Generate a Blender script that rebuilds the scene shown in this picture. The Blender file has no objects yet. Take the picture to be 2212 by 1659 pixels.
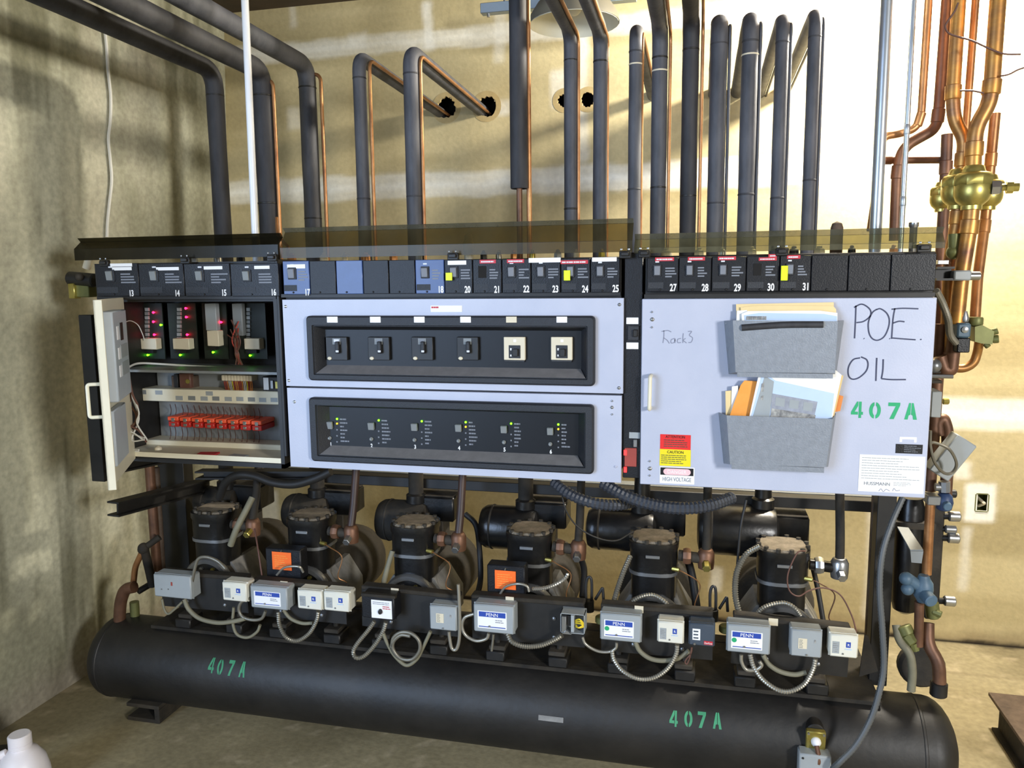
import bpy, math, random
import numpy as np
from mathutils import Vector, Matrix

# ------------------------------------------------------------------ camera, world, light, exposure
SC = bpy.context.scene
COL = SC.collection
random.seed(7)
FPX, CX, CY = 1688.0, 1106.0, 829.5
EYE = np.array([0.0, 0.0, 1.6])


def _d(px, py):
    return np.array([px - CX, CY - py, FPX])


def _basis():
    x = -_d(-6000, 680); x /= np.linalg.norm(x)
    z = -_d(1239, 13500); z /= np.linalg.norm(z)
    z = z - x * (z @ x); z /= np.linalg.norm(z)
    y = -np.cross(z, x)
    return np.array([x, y, z])


MB_ = _basis()
cam_data = bpy.data.cameras.new('camera')
cam = bpy.data.objects.new('camera', cam_data)
COL.objects.link(cam)
cam_data.sensor_fit = 'HORIZONTAL'
cam_data.sensor_width = 36.0
cam_data.lens = FPX / 2212 * 36.0
cam_data.clip_start = 0.02
_r, _u, _f = MB_[:, 0], MB_[:, 1], MB_[:, 2]
cam.matrix_world = Matrix(((_r[0], _u[0], -_f[0], EYE[0]), (_r[1], _u[1], -_f[1], EYE[1]),
                           (_r[2], _u[2], -_f[2], EYE[2]), (0, 0, 0, 1)))
SC.camera = cam

SC.view_settings.view_transform = 'Standard'
SC.view_settings.look = 'None'
SC.view_settings.gamma = 1.0
SC.view_settings.exposure = 0.45
SC.view_settings.use_curve_mapping = False

wd = bpy.data.worlds.new('room_ambient'); SC.world = wd; wd.use_nodes = True
wd.node_tree.nodes['Background'].inputs[0].default_value = (0.90, 0.87, 0.76, 1)
wd.node_tree.nodes['Background'].inputs[1].default_value = 0.25


def area(name, loc, target, size, power, color, sy=None):
    l = bpy.data.lights.new(name, 'AREA'); l.energy = power; l.color = color
    l.shape = 'RECTANGLE'; l.size = size; l.size_y = sy or size
    o = bpy.data.objects.new(name, l); COL.objects.link(o); o.location = loc
    o.rotation_euler = (Vector(target) - Vector(loc)).to_track_quat('-Z', 'Y').to_euler()
    return o


# cool daylight from the doorway behind the photographer on the left, and from the opening at the right
area('doorway_daylight', (-3.0, -2.4, 1.7), (-.3, 2.2, 1.4), 2.3, 165, (0.52, 0.70, 1.0), 2.5)
area('right_opening_daylight', (2.7, -1.3, 1.9), (-1.6, 2.2, .7), .5, 125, (0.98, 0.97, 0.95), .6)


def lamp_light(name, loc, power, color, r):
    l = bpy.data.lights.new(name, 'POINT'); l.energy = power; l.color = color; l.shadow_soft_size = r
    o = bpy.data.objects.new(name, l); COL.objects.link(o); o.location = loc
    return o


# the bare lamp hanging near the wall at the right, above the frame
LAMP = (0.95, 3.12, 2.72)
lamp_light('hanging_lamp_light', LAMP, 240, (1.0, 0.93, 0.80), 0.09)

# ------------------------------------------------------------------ measuring helpers
def ray(px, py):
    v = MB_ @ _d(px, py)
    return v / np.linalg.norm(v)


def U(px, py, y):
    """point where the sight line through a spot of the photograph meets the plane at depth y"""
    v = ray(px, py)
    p = EYE + v * (y / v[1])
    return Vector((float(p[0]), float(y), float(p[2])))


def UZ(px, py, z):
    v = ray(px, py)
    p = EYE + v * ((z - EYE[2]) / v[2])
    return Vector((float(p[0]), float(p[1]), float(z)))


def UX(px, py, x):
    v = ray(px, py)
    p = EYE + v * (x / v[0])
    return Vector((float(x), float(p[1]), float(p[2])))


def RC(px0, py0, px1, py1, y):
    """rectangle x0, x1, z0, z1 at depth y"""
    my, mx = (py0 + py1) / 2, (px0 + px1) / 2
    return U(px0, my, y).x, U(px1, my, y).x, U(mx, py1, y).z, U(mx, py0, y).z


# ------------------------------------------------------------------ materials
def lin(c):
    return tuple(((v / 255) / 12.92 if v / 255 <= 0.04045 else ((v / 255 + 0.055) / 1.055) ** 2.4) for v in c)


def mat(name, c, rough=0.5, metal=0.0, var=0.12, scale=9.0, c2=None, bump=0.0, bscale=70.0, emit=0.0, stretch=None, spec=0.5, coat=0.0):
    m = bpy.data.materials.new(name); m.use_nodes = True
    nt = m.node_tree; N = nt.nodes; L = nt.links
    b = N['Principled BSDF']
    b.inputs['Roughness'].default_value = rough
    b.inputs['Metallic'].default_value = metal
    b.inputs['Specular IOR Level'].default_value = spec
    b.inputs['Coat Weight'].default_value = coat
    a = lin(c)
    lo = tuple(v * (1 - var) for v in a) + (1,)
    hi = (lin(c2) if c2 else tuple(min(1, v * (1 + var)) for v in a)) + (1,)
    tc = N.new('ShaderNodeTexCoord')
    mp = N.new('ShaderNodeMapping'); mp.inputs['Scale'].default_value = stretch or (1, 1, 1)
    L.new(tc.outputs['Object'], mp.inputs[0])
    nz = N.new('ShaderNodeTexNoise'); nz.inputs['Scale'].default_value = scale; nz.inputs['Detail'].default_value = 6
    nz.inputs['Roughness'].default_value = 0.62
    L.new(mp.outputs[0], nz.inputs['Vector'])
    cr = N.new('ShaderNodeValToRGB')
    cr.color_ramp.elements[0].position = 0.3; cr.color_ramp.elements[0].color = lo
    cr.color_ramp.elements[1].position = 0.72; cr.color_ramp.elements[1].color = hi
    L.new(nz.outputs['Fac'], cr.inputs[0])
    L.new(cr.outputs[0], b.inputs['Base Color'])
    if bump:
        n2 = N.new('ShaderNodeTexNoise'); n2.inputs['Scale'].default_value = bscale; n2.inputs['Detail'].default_value = 4
        L.new(mp.outputs[0], n2.inputs['Vector'])
        bp = N.new('ShaderNodeBump'); bp.inputs['Strength'].default_value = bump; bp.inputs['Distance'].default_value = 0.004
        L.new(n2.outputs['Fac'], bp.inputs['Height']); L.new(bp.outputs[0], b.inputs['Normal'])
    if emit:
        b.inputs['Emission Color'].default_value = a + (1,)
        b.inputs['Emission Strength'].default_value = emit
    return m


def vcol_mat(name, rough, fine=0.10, bump=0.25, bscale=60.0):
    m = bpy.data.materials.new(name); m.use_nodes = True
    nt = m.node_tree; N = nt.nodes; L = nt.links; b = N['Principled BSDF']
    b.inputs['Roughness'].default_value = rough; b.inputs['Specular IOR Level'].default_value = 0.25
    at = N.new('ShaderNodeAttribute'); at.attribute_name = 'Stain'
    tc = N.new('ShaderNodeTexCoord')
    nz = N.new('ShaderNodeTexNoise'); nz.inputs['Scale'].default_value = 45; nz.inputs['Detail'].default_value = 6
    L.new(tc.outputs['Object'], nz.inputs['Vector'])
    mr = N.new('ShaderNodeMapRange'); mr.inputs['To Min'].default_value = 1 - fine; mr.inputs['To Max'].default_value = 1 + fine
    mr.inputs['From Min'].default_value = .3; mr.inputs['From Max'].default_value = .7
    L.new(nz.outputs['Fac'], mr.inputs['Value'])
    mx = N.new('ShaderNodeVectorMath'); mx.operation = 'SCALE'
    L.new(at.outputs['Color'], mx.inputs[0]); L.new(mr.outputs[0], mx.inputs['Scale'])
    L.new(mx.outputs[0], b.inputs['Base Color'])
    n2 = N.new('ShaderNodeTexNoise'); n2.inputs['Scale'].default_value = bscale; n2.inputs['Detail'].default_value = 5
    L.new(tc.outputs['Object'], n2.inputs['Vector'])
    bp = N.new('ShaderNodeBump'); bp.inputs['Strength'].default_value = bump; bp.inputs['Distance'].default_value = 0.004
    L.new(n2.outputs['Fac'], bp.inputs['Height']); L.new(bp.outputs[0], b.inputs['Normal'])
    return m


def plexi_mat(name, tint, dust, gloss):
    m = bpy.data.materials.new(name); m.use_nodes = True
    nt = m.node_tree; N = nt.nodes; L = nt.links; N.remove(N['Principled BSDF'])
    out = N['Material Output']
    tr = N.new('ShaderNodeBsdfTransparent'); tr.inputs[0].default_value = lin(tint) + (1,)
    df = N.new('ShaderNodeBsdfDiffuse'); df.inputs[0].default_value = lin(dust) + (1,)
    gl = N.new('ShaderNodeBsdfGlossy'); gl.inputs['Roughness'].default_value = 0.3; gl.inputs[0].default_value = (.8, .8, .8, 1)
    m1 = N.new('ShaderNodeMixShader'); m2 = N.new('ShaderNodeMixShader')
    tc = N.new('ShaderNodeTexCoord'); nz = N.new('ShaderNodeTexNoise'); nz.inputs['Scale'].default_value = 14; nz.inputs['Detail'].default_value = 5
    L.new(tc.outputs['Object'], nz.inputs['Vector'])
    mr = N.new('ShaderNodeMapRange'); mr.inputs['From Min'].default_value = .3; mr.inputs['From Max'].default_value = .75
    mr.inputs['To Min'].default_value = .08; mr.inputs['To Max'].default_value = .26
    L.new(nz.outputs['Fac'], mr.inputs['Value']); L.new(mr.outputs[0], m1.inputs[0])
    L.new(tr.outputs[0], m1.inputs[1]); L.new(df.outputs[0], m1.inputs[2])
    m2.inputs[0].default_value = gloss
    L.new(m1.outputs[0], m2.inputs[1]); L.new(gl.outputs[0], m2.inputs[2])
    L.new(m2.outputs[0], out.inputs[0])
    return m


M = {}
M['door'] = mat('grey_blue_enamel', (178, 184, 202), .42, var=.05, scale=5, c2=(186, 190, 206), bump=.08, bscale=220)
M['door_in'] = mat('light_grey_enamel', (176, 184, 190), .45, var=.05)
M['holder'] = mat('hammered_grey_paint', (132, 138, 146), .5, metal=.2, var=.1, scale=60, bump=.25, bscale=260)
M['black'] = mat('black_frame_paint', (17, 16, 16), .5, var=.35, scale=12, c2=(32, 30, 27))
M['dirty_black'] = mat('dusty_black_iron', (22, 20, 17), .8, var=.3, scale=14, c2=(50, 43, 31), bump=.4, bscale=50)
M['panel'] = mat('satin_black_plastic', (22, 23, 27), .42, var=.12, scale=40, bump=.2, bscale=300, spec=.35)
M['panel_blue_sheen'] = mat('blue_sheen_black_plastic', (52, 74, 122), .3, var=.08, scale=40, spec=.4)  # black plastic with the blue daylight reflection painted into its base colour
M['bezel'] = mat('moulded_black_bezel', (32, 34, 39), .5, var=.12, scale=80, bump=.3, bscale=400)
M['bezel_in'] = mat('dark_inner_plate', (14, 15, 18), .42, var=.15, scale=60, spec=.3)
M['white'] = mat('white_label', (235, 235, 235), .6, var=.03)
M['cream'] = mat('cream_plastic', (214, 204, 178), .5, var=.06)
M['ivory'] = mat('ivory_paint', (222, 215, 190), .5, var=.08, scale=6)
M['print_white'] = mat('white_print', (215, 218, 225), .6, var=.02)
M['print_grey'] = mat('grey_print', (120, 124, 132), .6, var=.02)
M['red_label'] = mat('red_label', (190, 44, 56), .5, var=.06)
M['yellow_tape'] = mat('fluorescent_yellow_tape', (222, 240, 20), .5, var=.05)
M['foam'] = mat('black_foam_insulation', (34, 34, 37), .66, var=.25, scale=10, c2=(62, 62, 66), bump=.35, bscale=45, stretch=(1, 1, .35))
M['foam_grey'] = mat('grey_foam_insulation', (56, 58, 64), .6, var=.2, scale=10, c2=(92, 93, 99), bump=.35, bscale=45, stretch=(1, 1, .35))
M['copper'] = mat('weathered_copper', (150, 100, 66), .4, metal=.7, var=.25, scale=8, c2=(206, 152, 100))
M['copper_dark'] = mat('tarnished_copper', (92, 66, 52), .5, metal=.5, var=.3, scale=7, c2=(136, 98, 74))
M['pipe_brown'] = mat('painted_brown_pipe', (48, 34, 30), .5, var=.3, scale=9, c2=(72, 50, 40))
M['heated_copper'] = mat('heat_tinted_copper', (108, 78, 72), .42, metal=.7, var=.15, scale=9, c2=(220, 160, 74), stretch=(.5, .5, 1))
M['brass'] = mat('brass', (168, 152, 70), .34, metal=.85, var=.18, scale=12, c2=(196, 184, 110))
M['steel'] = mat('bright_steel', (170, 172, 174), .3, metal=.9, var=.12)
M['emt'] = mat('galvanised_conduit', (178, 186, 194), .33, metal=.75, var=.1, scale=8)
M['white_pipe'] = mat('white_painted_conduit', (228, 230, 232), .35, var=.04)
M['strut'] = mat('zinc_strut', (150, 164, 176), .4, metal=.6, var=.08)
M['plexi_dark'] = plexi_mat('smoked_acrylic', (128, 124, 106), (64, 60, 44), .02)
M['plexi'] = plexi_mat('brown_acrylic', (190, 182, 156), (104, 96, 70), .02)
M['plexi_lip'] = plexi_mat('dusty_acrylic_lip', (190, 188, 172), (150, 150, 136), .10)
M['plexi_pale'] = plexi_mat('dusty_clear_acrylic', (192, 190, 166), (150, 146, 118), .02)
M['tank'] = mat('black_tank_paint', (22, 21, 20), .52, var=.25, scale=5, c2=(40, 37, 33), bump=.3, bscale=30)
M['green'] = mat('green_stencil_paint', (32, 160, 104), .6, var=.12, scale=30)
M['green_dull'] = mat('dull_green_stencil_paint', (62, 146, 104), .6, var=.15, scale=30)
M['marker'] = mat('black_marker', (52, 58, 84), .6, var=.1)
M['pencil'] = mat('faded_marker', (128, 132, 150), .6, var=.1)
M['cast'] = mat('black_compressor_enamel', (17, 17, 18), .3, var=.25, scale=10, c2=(30, 29, 28), bump=.15, bscale=60)
M['cast_dull'] = mat('dusty_compressor_casting', (32, 30, 26), .78, var=.25, scale=12, c2=(62, 55, 44), bump=.4, bscale=60)
M['cast_grey'] = mat('grey_crankcase_casting', (112, 112, 112), .6, metal=.1, var=.25, scale=10, c2=(158, 156, 150), bump=.2, bscale=60)
M['dust'] = mat('thick_dust', (112, 102, 86), .95, var=.25, scale=25, c2=(140, 129, 112), bump=.6, bscale=120)
M['gasket'] = mat('silver_gasket_edge', (138, 140, 142), .35, metal=.7, var=.15)
M['box_grey'] = mat('grey_control_enamel', (152, 158, 160), .45, var=.07)
M['box_white'] = mat('white_control_enamel', (216, 214, 200), .45, var=.05)
M['box_dark'] = mat('slate_control_plastic', (62, 72, 84), .45, var=.08)
M['blue'] = mat('blue_print', (38, 70, 160), .5, var=.06)
M['blue_paint'] = mat('blue_valve_paint', (74, 98, 116), .5, var=.15, scale=20)
M['orange'] = mat('fluorescent_orange_tag', (250, 110, 30), .6, var=.04)
M['envelope'] = mat('orange_envelope_paper', (240, 150, 50), .7, var=.08, c2=(246, 170, 84))
M['paper'] = mat('white_paper', (238, 238, 234), .75, var=.03)
M['manila'] = mat('manila_paper', (228, 204, 150), .75, var=.06)
M['photo_grey'] = mat('printed_grey', (146, 150, 160), .7, var=.25, scale=40)
M['photo_blue'] = mat('printed_pale_blue', (186, 206, 232), .7, var=.06)
M['photo_dark'] = mat('printed_dark', (86, 88, 98), .7, var=.5, scale=55, c2=(190, 188, 180))
M['flex'] = mat('flexible_metal_conduit', (128, 124, 112), .42, metal=.55, var=.15, scale=20)
M['flex_green'] = mat('dirty_grey_conduit', (120, 116, 96), .6, var=.15, scale=20)
M['flex_bright'] = mat('bright_armoured_conduit', (164, 160, 148), .35, metal=.65, var=.1, scale=20)
M['flex_black'] = mat('black_corrugated_hose', (54, 58, 66), .45, var=.15, scale=20)
M['cable_black'] = mat('black_cable', (34, 33, 32), .55, var=.2)
M['seal_grey'] = mat('grey_sealtite', (82, 85, 86), .5, var=.08)
M['wire_white'] = mat('white_wire', (205, 204, 196), .5, var=.06)
M['wire_red'] = mat('red_wire', (168, 60, 44), .5, var=.1)
M['wire_orange'] = mat('orange_wire', (214, 130, 60), .5, var=.1)
M['wire_yellow'] = mat('yellow_wire', (226, 200, 50), .5, var=.08)
M['wire_brown'] = mat('brown_wire', (96, 64, 52), .6, var=.2)
M['relay_red'] = mat('orange_red_relay', (246, 98, 62), .4, var=.1, scale=40)
M['relay_low'] = mat('deep_red_relay', (190, 44, 36), .4, var=.1, scale=40)
M['led_red'] = mat('red_led', (255, 20, 60), .4, emit=9, var=.01)
M['led_green'] = mat('green_led', (90, 255, 20), .4, emit=6, var=.01)
M['led_amber'] = mat('amber_led', (255, 190, 30), .4, emit=4, var=.01)
M['pcb'] = mat('dark_circuit_board', (28, 36, 30), .5, var=.3, scale=50)
M['grey_mid'] = mat('mid_grey_enamel', (124, 128, 128), .5, var=.08)
M['rust'] = mat('rusty_steel', (76, 62, 52), .7, metal=.2, var=.3, scale=16, c2=(110, 92, 76), bump=.3)
M['jug'] = mat('white_jug_plastic', (238, 232, 234), .4, var=.02)
M['lamp_in'] = mat('white_lamp_enamel', (222, 218, 196), .5, var=.05)
M['lamp_out'] = mat('grey_lamp_enamel', (110, 106, 92), .5, var=.1)
M['red_sticker'] = mat('red_sticker', (222, 34, 32), .5, var=.05)
M['yellow_sticker'] = mat('yellow_sticker', (232, 214, 20), .5, var=.04)
M['pink_oval'] = mat('faded_red_oval', (238, 192, 196), .5, var=.05)
M['cavity'] = mat('dark_cavity', (20, 18, 16), .9, var=.2)
M['olive'] = mat('olive_tarnished_brass', (110, 112, 66), .5, metal=.4, var=.2, scale=20)
M['wall_edge'] = mat('broken_drywall_edge', (190, 168, 118), .85, var=.15, scale=30)
M['sill'] = mat('grey_sill_highlight', (112, 110, 110), .7, var=.15, scale=30)  # paler grey that paints lamplight onto the frame's lower slope
M['blue_dark'] = mat('dark_blue_valve_paint', (40, 60, 94), .5, var=.15, scale=20)
M['bulb'] = mat('lit_bulb', (255, 235, 200), .5, emit=8, var=.01)
M['red_glow'] = mat('lit_red_indicator', (230, 50, 50), .4, emit=1.2, var=.05)
M['red_dim'] = mat('dull_red_indicator', (150, 62, 52), .5, var=.2)

# ------------------------------------------------------------------ mesh helpers
ORG = {}


class MB:
    def __init__(s):
        s.v = []; s.f = []

    def add(s, vs, fs):
        n = len(s.v)
        s.v += [tuple(v) for v in vs]
        s.f += [tuple(i + n for i in f) for f in fs]
        return s

    def box(s, x0, x1, y0, y1, z0, z1, ch=0.0, R=None, c=None):
        x0, x1 = min(x0, x1), max(x0, x1); y0, y1 = min(y0, y1), max(y0, y1); z0, z1 = min(z0, z1), max(z0, z1)
        ch = min(ch, .45 * min(x1 - x0, y1 - y0, z1 - z0))
        if ch <= 0:
            vs = [(x, y, z) for x in (x0, x1) for y in (y0, y1) for z in (z0, z1)]
            fs = [(0, 1, 3, 2), (4, 6, 7, 5), (0, 4, 5, 1), (2, 3, 7, 6), (0, 2, 6, 4), (1, 5, 7, 3)]
        else:
            vs = []; idx = {}
            for i, (X, sx) in enumerate(((x0, 1), (x1, -1))):
                for j, (Y, sy) in enumerate(((y0, 1), (y1, -1))):
                    for k, (Z, sz) in enumerate(((z0, 1), (z1, -1))):
                        for a in range(3):
                            p = [X + sx * ch, Y + sy * ch, Z + sz * ch]
                            p[a] = (X, Y, Z)[a]
                            idx[i, j, k, a] = len(vs); vs.append(tuple(p))
            fs = []
            q = [(0, 0), (1, 0), (1, 1), (0, 1)]
            for i in (0, 1):
                fs.append([idx[i, j, k, 0] for j, k in q]); fs.append([idx[j, i, k, 1] for j, k in q]); fs.append([idx[j, k, i, 2] for j, k in q])
            for j in (0, 1):
                for k in (0, 1):
                    fs.append([idx[0, j, k, 1], idx[1, j, k, 1], idx[1, j, k, 2], idx[0, j, k, 2]])
                    fs.append([idx[j, 0, k, 0], idx[j, 1, k, 0], idx[j, 1, k, 2], idx[j, 0, k, 2]])
                    fs.append([idx[j, k, 0, 0], idx[j, k, 1, 0], idx[j, k, 1, 1], idx[j, k, 0, 1]])
            for i in (0, 1):
                for j in (0, 1):
                    for k in (0, 1):
                        fs.append([idx[i, j, k, 0], idx[i, j, k, 1], idx[i, j, k, 2]])
            cc = Vector(((x0 + x1) / 2, (y0 + y1) / 2, (z0 + z1) / 2))
            g = []
            for f in fs:
                p = [Vector(vs[i]) for i in f]
                n = (p[1] - p[0]).cross(p[2] - p[0])
                ce = sum(p, Vector()) / len(p)
                g.append(tuple(f) if n.dot(ce - cc) > 0 else tuple(reversed(f)))
            fs = g
        if R is not None:
            c = Vector(c) if c is not None else Vector(((x0 + x1) / 2, (y0 + y1) / 2, (z0 + z1) / 2))
            vs = [c + R @ (Vector(v) - c) for v in vs]
        return s.add(vs, fs)

    def ring_tube(s, rings, caps=True, close=False):
        n = len(rings[0]); base = len(s.v)
        for r in rings:
            s.v += [tuple(p) for p in r]
        m = len(rings)
        for i in range(m if close else m - 1):
            a = base + i * n; b = base + ((i + 1) % m) * n
            for k in range(n):
                k2 = (k + 1) % n
                s.f.append((a + k, a + k2, b + k2, b + k))
        if caps and not close:
            s.f.append(tuple(base + k for k in reversed(range(n))))
            s.f.append(tuple(base + (m - 1) * n + k for k in range(n)))
        return s

    def lathe(s, prof, o, axis, n=20, caps=True, squash=1.0, rot=0.0):
        o = Vector(o); a = Vector(axis).normalized()
        t = Vector((0, 0, 1)) if abs(a.z) < .9 else Vector((1, 0, 0))
        e1 = t.cross(a).normalized(); e2 = a.cross(e1)
        rings = []
        for r, h in prof:
            rings.append([o + a * h + e1 * (r * math.cos(rot + 2 * math.pi * k / n)) + e2 * (r * squash * math.sin(rot + 2 * math.pi * k / n)) for k in range(n)])
        return s.ring_tube(rings, caps)

    def cyl(s, p0, p1, r, r1=None, n=16, ch=0.0):
        p0, p1 = Vector(p0), Vector(p1); L = (p1 - p0).length
        r1 = r if r1 is None else r1
        pr = [(r, 0), (r1, L)] if ch <= 0 else [(r - ch, 0), (r, ch), (r1, L - ch), (r1 - ch, L)]
        return s.lathe(pr, p0, p1 - p0, n)

    def tube(s, pts, r, n=10, closed=False, radii=None):
        P = [Vector(p) for p in pts]; m = len(P)
        T = []
        for i in range(m):
            a = P[i + 1] if i + 1 < m else P[i]; b = P[i - 1] if i > 0 else P[i]
            t = (a - b)
            T.append(t.normalized() if t.length > 1e-9 else Vector((0, 0, 1)))
        u = Vector((0, 0, 1)) if abs(T[0].z) < .9 else Vector((1, 0, 0))
        u = (u - T[0] * u.dot(T[0])).normalized()
        rings = []
        for i in range(m):
            if i:
                u = (u - T[i] * u.dot(T[i]))
                u = u.normalized() if u.length > 1e-6 else T[i].orthogonal().normalized()
            w = T[i].cross(u); rr = radii[i] if radii else r
            rings.append([P[i] + u * (rr * math.cos(2 * math.pi * k / n)) + w * (rr * math.sin(2 * math.pi * k / n)) for k in range(n)])
        return s.ring_tube(rings)

    def prism(s, poly, o, ex, ey, ez, depth):
        """polygon in the plane (ex, ey) at o pushed along ez"""
        o, ex, ey, ez = Vector(o), Vector(ex), Vector(ey), Vector(ez)
        n = len(poly)
        a = [o + ex * p[0] + ey * p[1] for p in poly]; b = [q + ez * depth for q in a]
        return s.add(a + b, [tuple(reversed(range(n))), tuple(range(n, 2 * n))] + [(i, (i + 1) % n, (i + 1) % n + n, i + n) for i in range(n)])

    def sphere(s, c, r, n=12, m=8, sz=1.0):
        c = Vector(c)
        pr = [(max(1e-4, r * math.sin(math.pi * i / m)), -r * sz * math.cos(math.pi * i / m)) for i in range(m + 1)]
        return s.lathe(pr, c, (0, 0, 1), n)

    def build(s, name, m, parent=None, smooth=40, origin=None):
        me = bpy.data.meshes.new(name)
        P = np.array(s.v, dtype=float)
        lo, hi = P.min(0), P.max(0)
        if origin is not None:
            o = np.array(origin, dtype=float)
        elif parent is None:
            o = np.array([(lo[0] + hi[0]) / 2, (lo[1] + hi[1]) / 2, lo[2]])
        else:
            o = (lo + hi) / 2
        me.from_pydata((P - o).tolist(), [], s.f)
        me.update()
        import bmesh
        bm = bmesh.new(); bm.from_mesh(me); bmesh.ops.recalc_face_normals(bm, faces=bm.faces); bm.to_mesh(me); bm.free()
        if smooth:
            me.polygons.foreach_set('use_smooth', [True] * len(me.polygons))
            me.set_sharp_from_angle(angle=math.radians(smooth))
        me.materials.append(M[m] if isinstance(m, str) else m)
        ob = bpy.data.objects.new(name, me); COL.objects.link(ob)
        if parent is not None:
            ob.parent = parent
            ob.location = Vector(o) - ORG[parent.name]
        else:
            ob.location = Vector(o)
        ORG[ob.name] = Vector(o)
        return ob


def tag(o, label, cat, group=None, kind=None):
    o['label'] = label; o['category'] = cat
    if group: o['group'] = group
    if kind: o['kind'] = kind
    return o


def thing(name, loc, label, cat, group=None):
    o = bpy.data.objects.new(name, None); COL.objects.link(o)
    o.empty_display_size = .05
    o.location = Vector(loc); ORG[o.name] = Vector(loc)
    return tag(o, label, cat, group)


def text(s, name, size, loc, m, parent, xs=1.0, align='CENTER', rot=0.0, face=None, ext=.0004, bold=0.0):
    """real lettering on a face that looks towards -y (or a given rotation matrix)"""
    cu = bpy.data.curves.new(name, 'FONT'); cu.body = s; cu.size = size; cu.align_x = align; cu.align_y = 'CENTER'
    cu.extrude = ext; cu.offset = bold; cu.resolution_u = 3
    tmp = bpy.data.objects.new('tmp_lettering', cu); COL.objects.link(tmp)
    dg = bpy.context.evaluated_depsgraph_get()
    me = bpy.data.meshes.new_from_object(tmp.evaluated_get(dg))
    bpy.data.objects.remove(tmp); bpy.data.curves.remove(cu)
    Rm = face or Matrix.Rotation(math.radians(90), 3, 'X')
    vs = []
    for v in me.vertices:
        p = Vector((v.co.x * xs, v.co.y, v.co.z))
        if rot: p = Matrix.Rotation(rot, 3, 'Z') @ p
        vs.append(Vector(loc) + Rm @ p)
    mb = MB(); mb.add(vs, [tuple(p.vertices) for p in me.polygons])
    bpy.data.meshes.remove(me)
    return mb.build(name, m, parent, smooth=0)


def cat_rom(P, sub=6):
    P = [Vector(p) for p in P]
    if len(P) < 3: return P
    out = []
    for i in range(len(P) - 1):
        p0 = P[i - 1] if i else P[0] * 2 - P[1]
        p1, p2 = P[i], P[i + 1]
        p3 = P[i + 2] if i + 2 < len(P) else P[-1] * 2 - P[-2]
        for k in range(sub):
            t = k / sub
            out.append(.5 * ((2 * p1) + (p2 - p0) * t + (2 * p0 - 5 * p1 + 4 * p2 - p3) * t * t + (3 * p1 - p0 - 3 * p2 + p3) * t ** 3))
    out.append(P[-1])
    return out


def fillet(P, r, n=7):
    P = [Vector(p) for p in P]; out = [P[0]]
    for i in range(1, len(P) - 1):
        a = (P[i - 1] - P[i]); b = (P[i + 1] - P[i])
        d = min(r, .49 * a.length, .49 * b.length)
        A = P[i] + a.normalized() * d; B = P[i] + b.normalized() * d
        for k in range(n + 1):
            t = k / n
            out.append(A * (1 - t) ** 2 + P[i] * 2 * t * (1 - t) + B * t * t)
    out.append(P[-1])
    return out


def densify(P, step=.04):
    P = [Vector(p) for p in P]; out = [P[0]]
    for a, b in zip(P, P[1:]):
        n = max(1, int((b - a).length / step))
        for k in range(1, n + 1): out.append(a + (b - a) * (k / n))
    return out


def corrugate(P, r, pitch=.006, amp=.16):
    """points and radii of an armoured conduit"""
    P = [Vector(p) for p in P]; out = [P[0]]; acc = 0
    for a, b in zip(P, P[1:]):
        L = (b - a).length; t = pitch / 2 - acc
        while t < L:
            out.append(a + (b - a) * (t / L)); t += pitch / 2
        acc = L - (t - pitch / 2)
    return out, [r * (1 + (amp if i % 2 else -amp)) for i in range(len(out))]


def px_path(pts, y):
    return [U(p[0], p[1], p[2] if len(p) > 2 else y) for p in pts]


# ------------------------------------------------------------------ noise for stains
def vnoise(x, y, seed=0):
    xi, yi = np.floor(x).astype(int), np.floor(y).astype(int)
    fx, fy = x - xi, y - yi
    fx = fx * fx * (3 - 2 * fx); fy = fy * fy * (3 - 2 * fy)
    def h(a, b):
        n = (a * 374761393 + b * 668265263 + seed * 974634541) & 0x7fffffff
        n = ((n ^ (n >> 13)) * 1274126177) & 0x7fffffff
        return ((n ^ (n >> 16)) & 0xffff) / 65535.0
    return (h(xi, yi) * (1 - fx) + h(xi + 1, yi) * fx) * (1 - fy) + (h(xi, yi + 1) * (1 - fx) + h(xi + 1, yi + 1) * fx) * fy


def fbm(x, y, seed=0, oct=4):
    s = 0; a = .5; t = 0
    for i in range(oct):
        s = s + a * vnoise(x * 2 ** i, y * 2 ** i, seed + i * 17); t += a; a *= .5
    return s / t


def sstep(e0, e1, x):
    t = np.clip((x - e0) / (e1 - e0), 0, 1)
    return t * t * (3 - 2 * t)


def soft_rect(a, b, a0, a1, b0, b1, s):
    return sstep(a0 - s, a0 + s, a) * (1 - sstep(a1 - s, a1 + s, a)) * sstep(b0 - s, b0 + s, b) * (1 - sstep(b1 - s, b1 + s, b))


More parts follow.
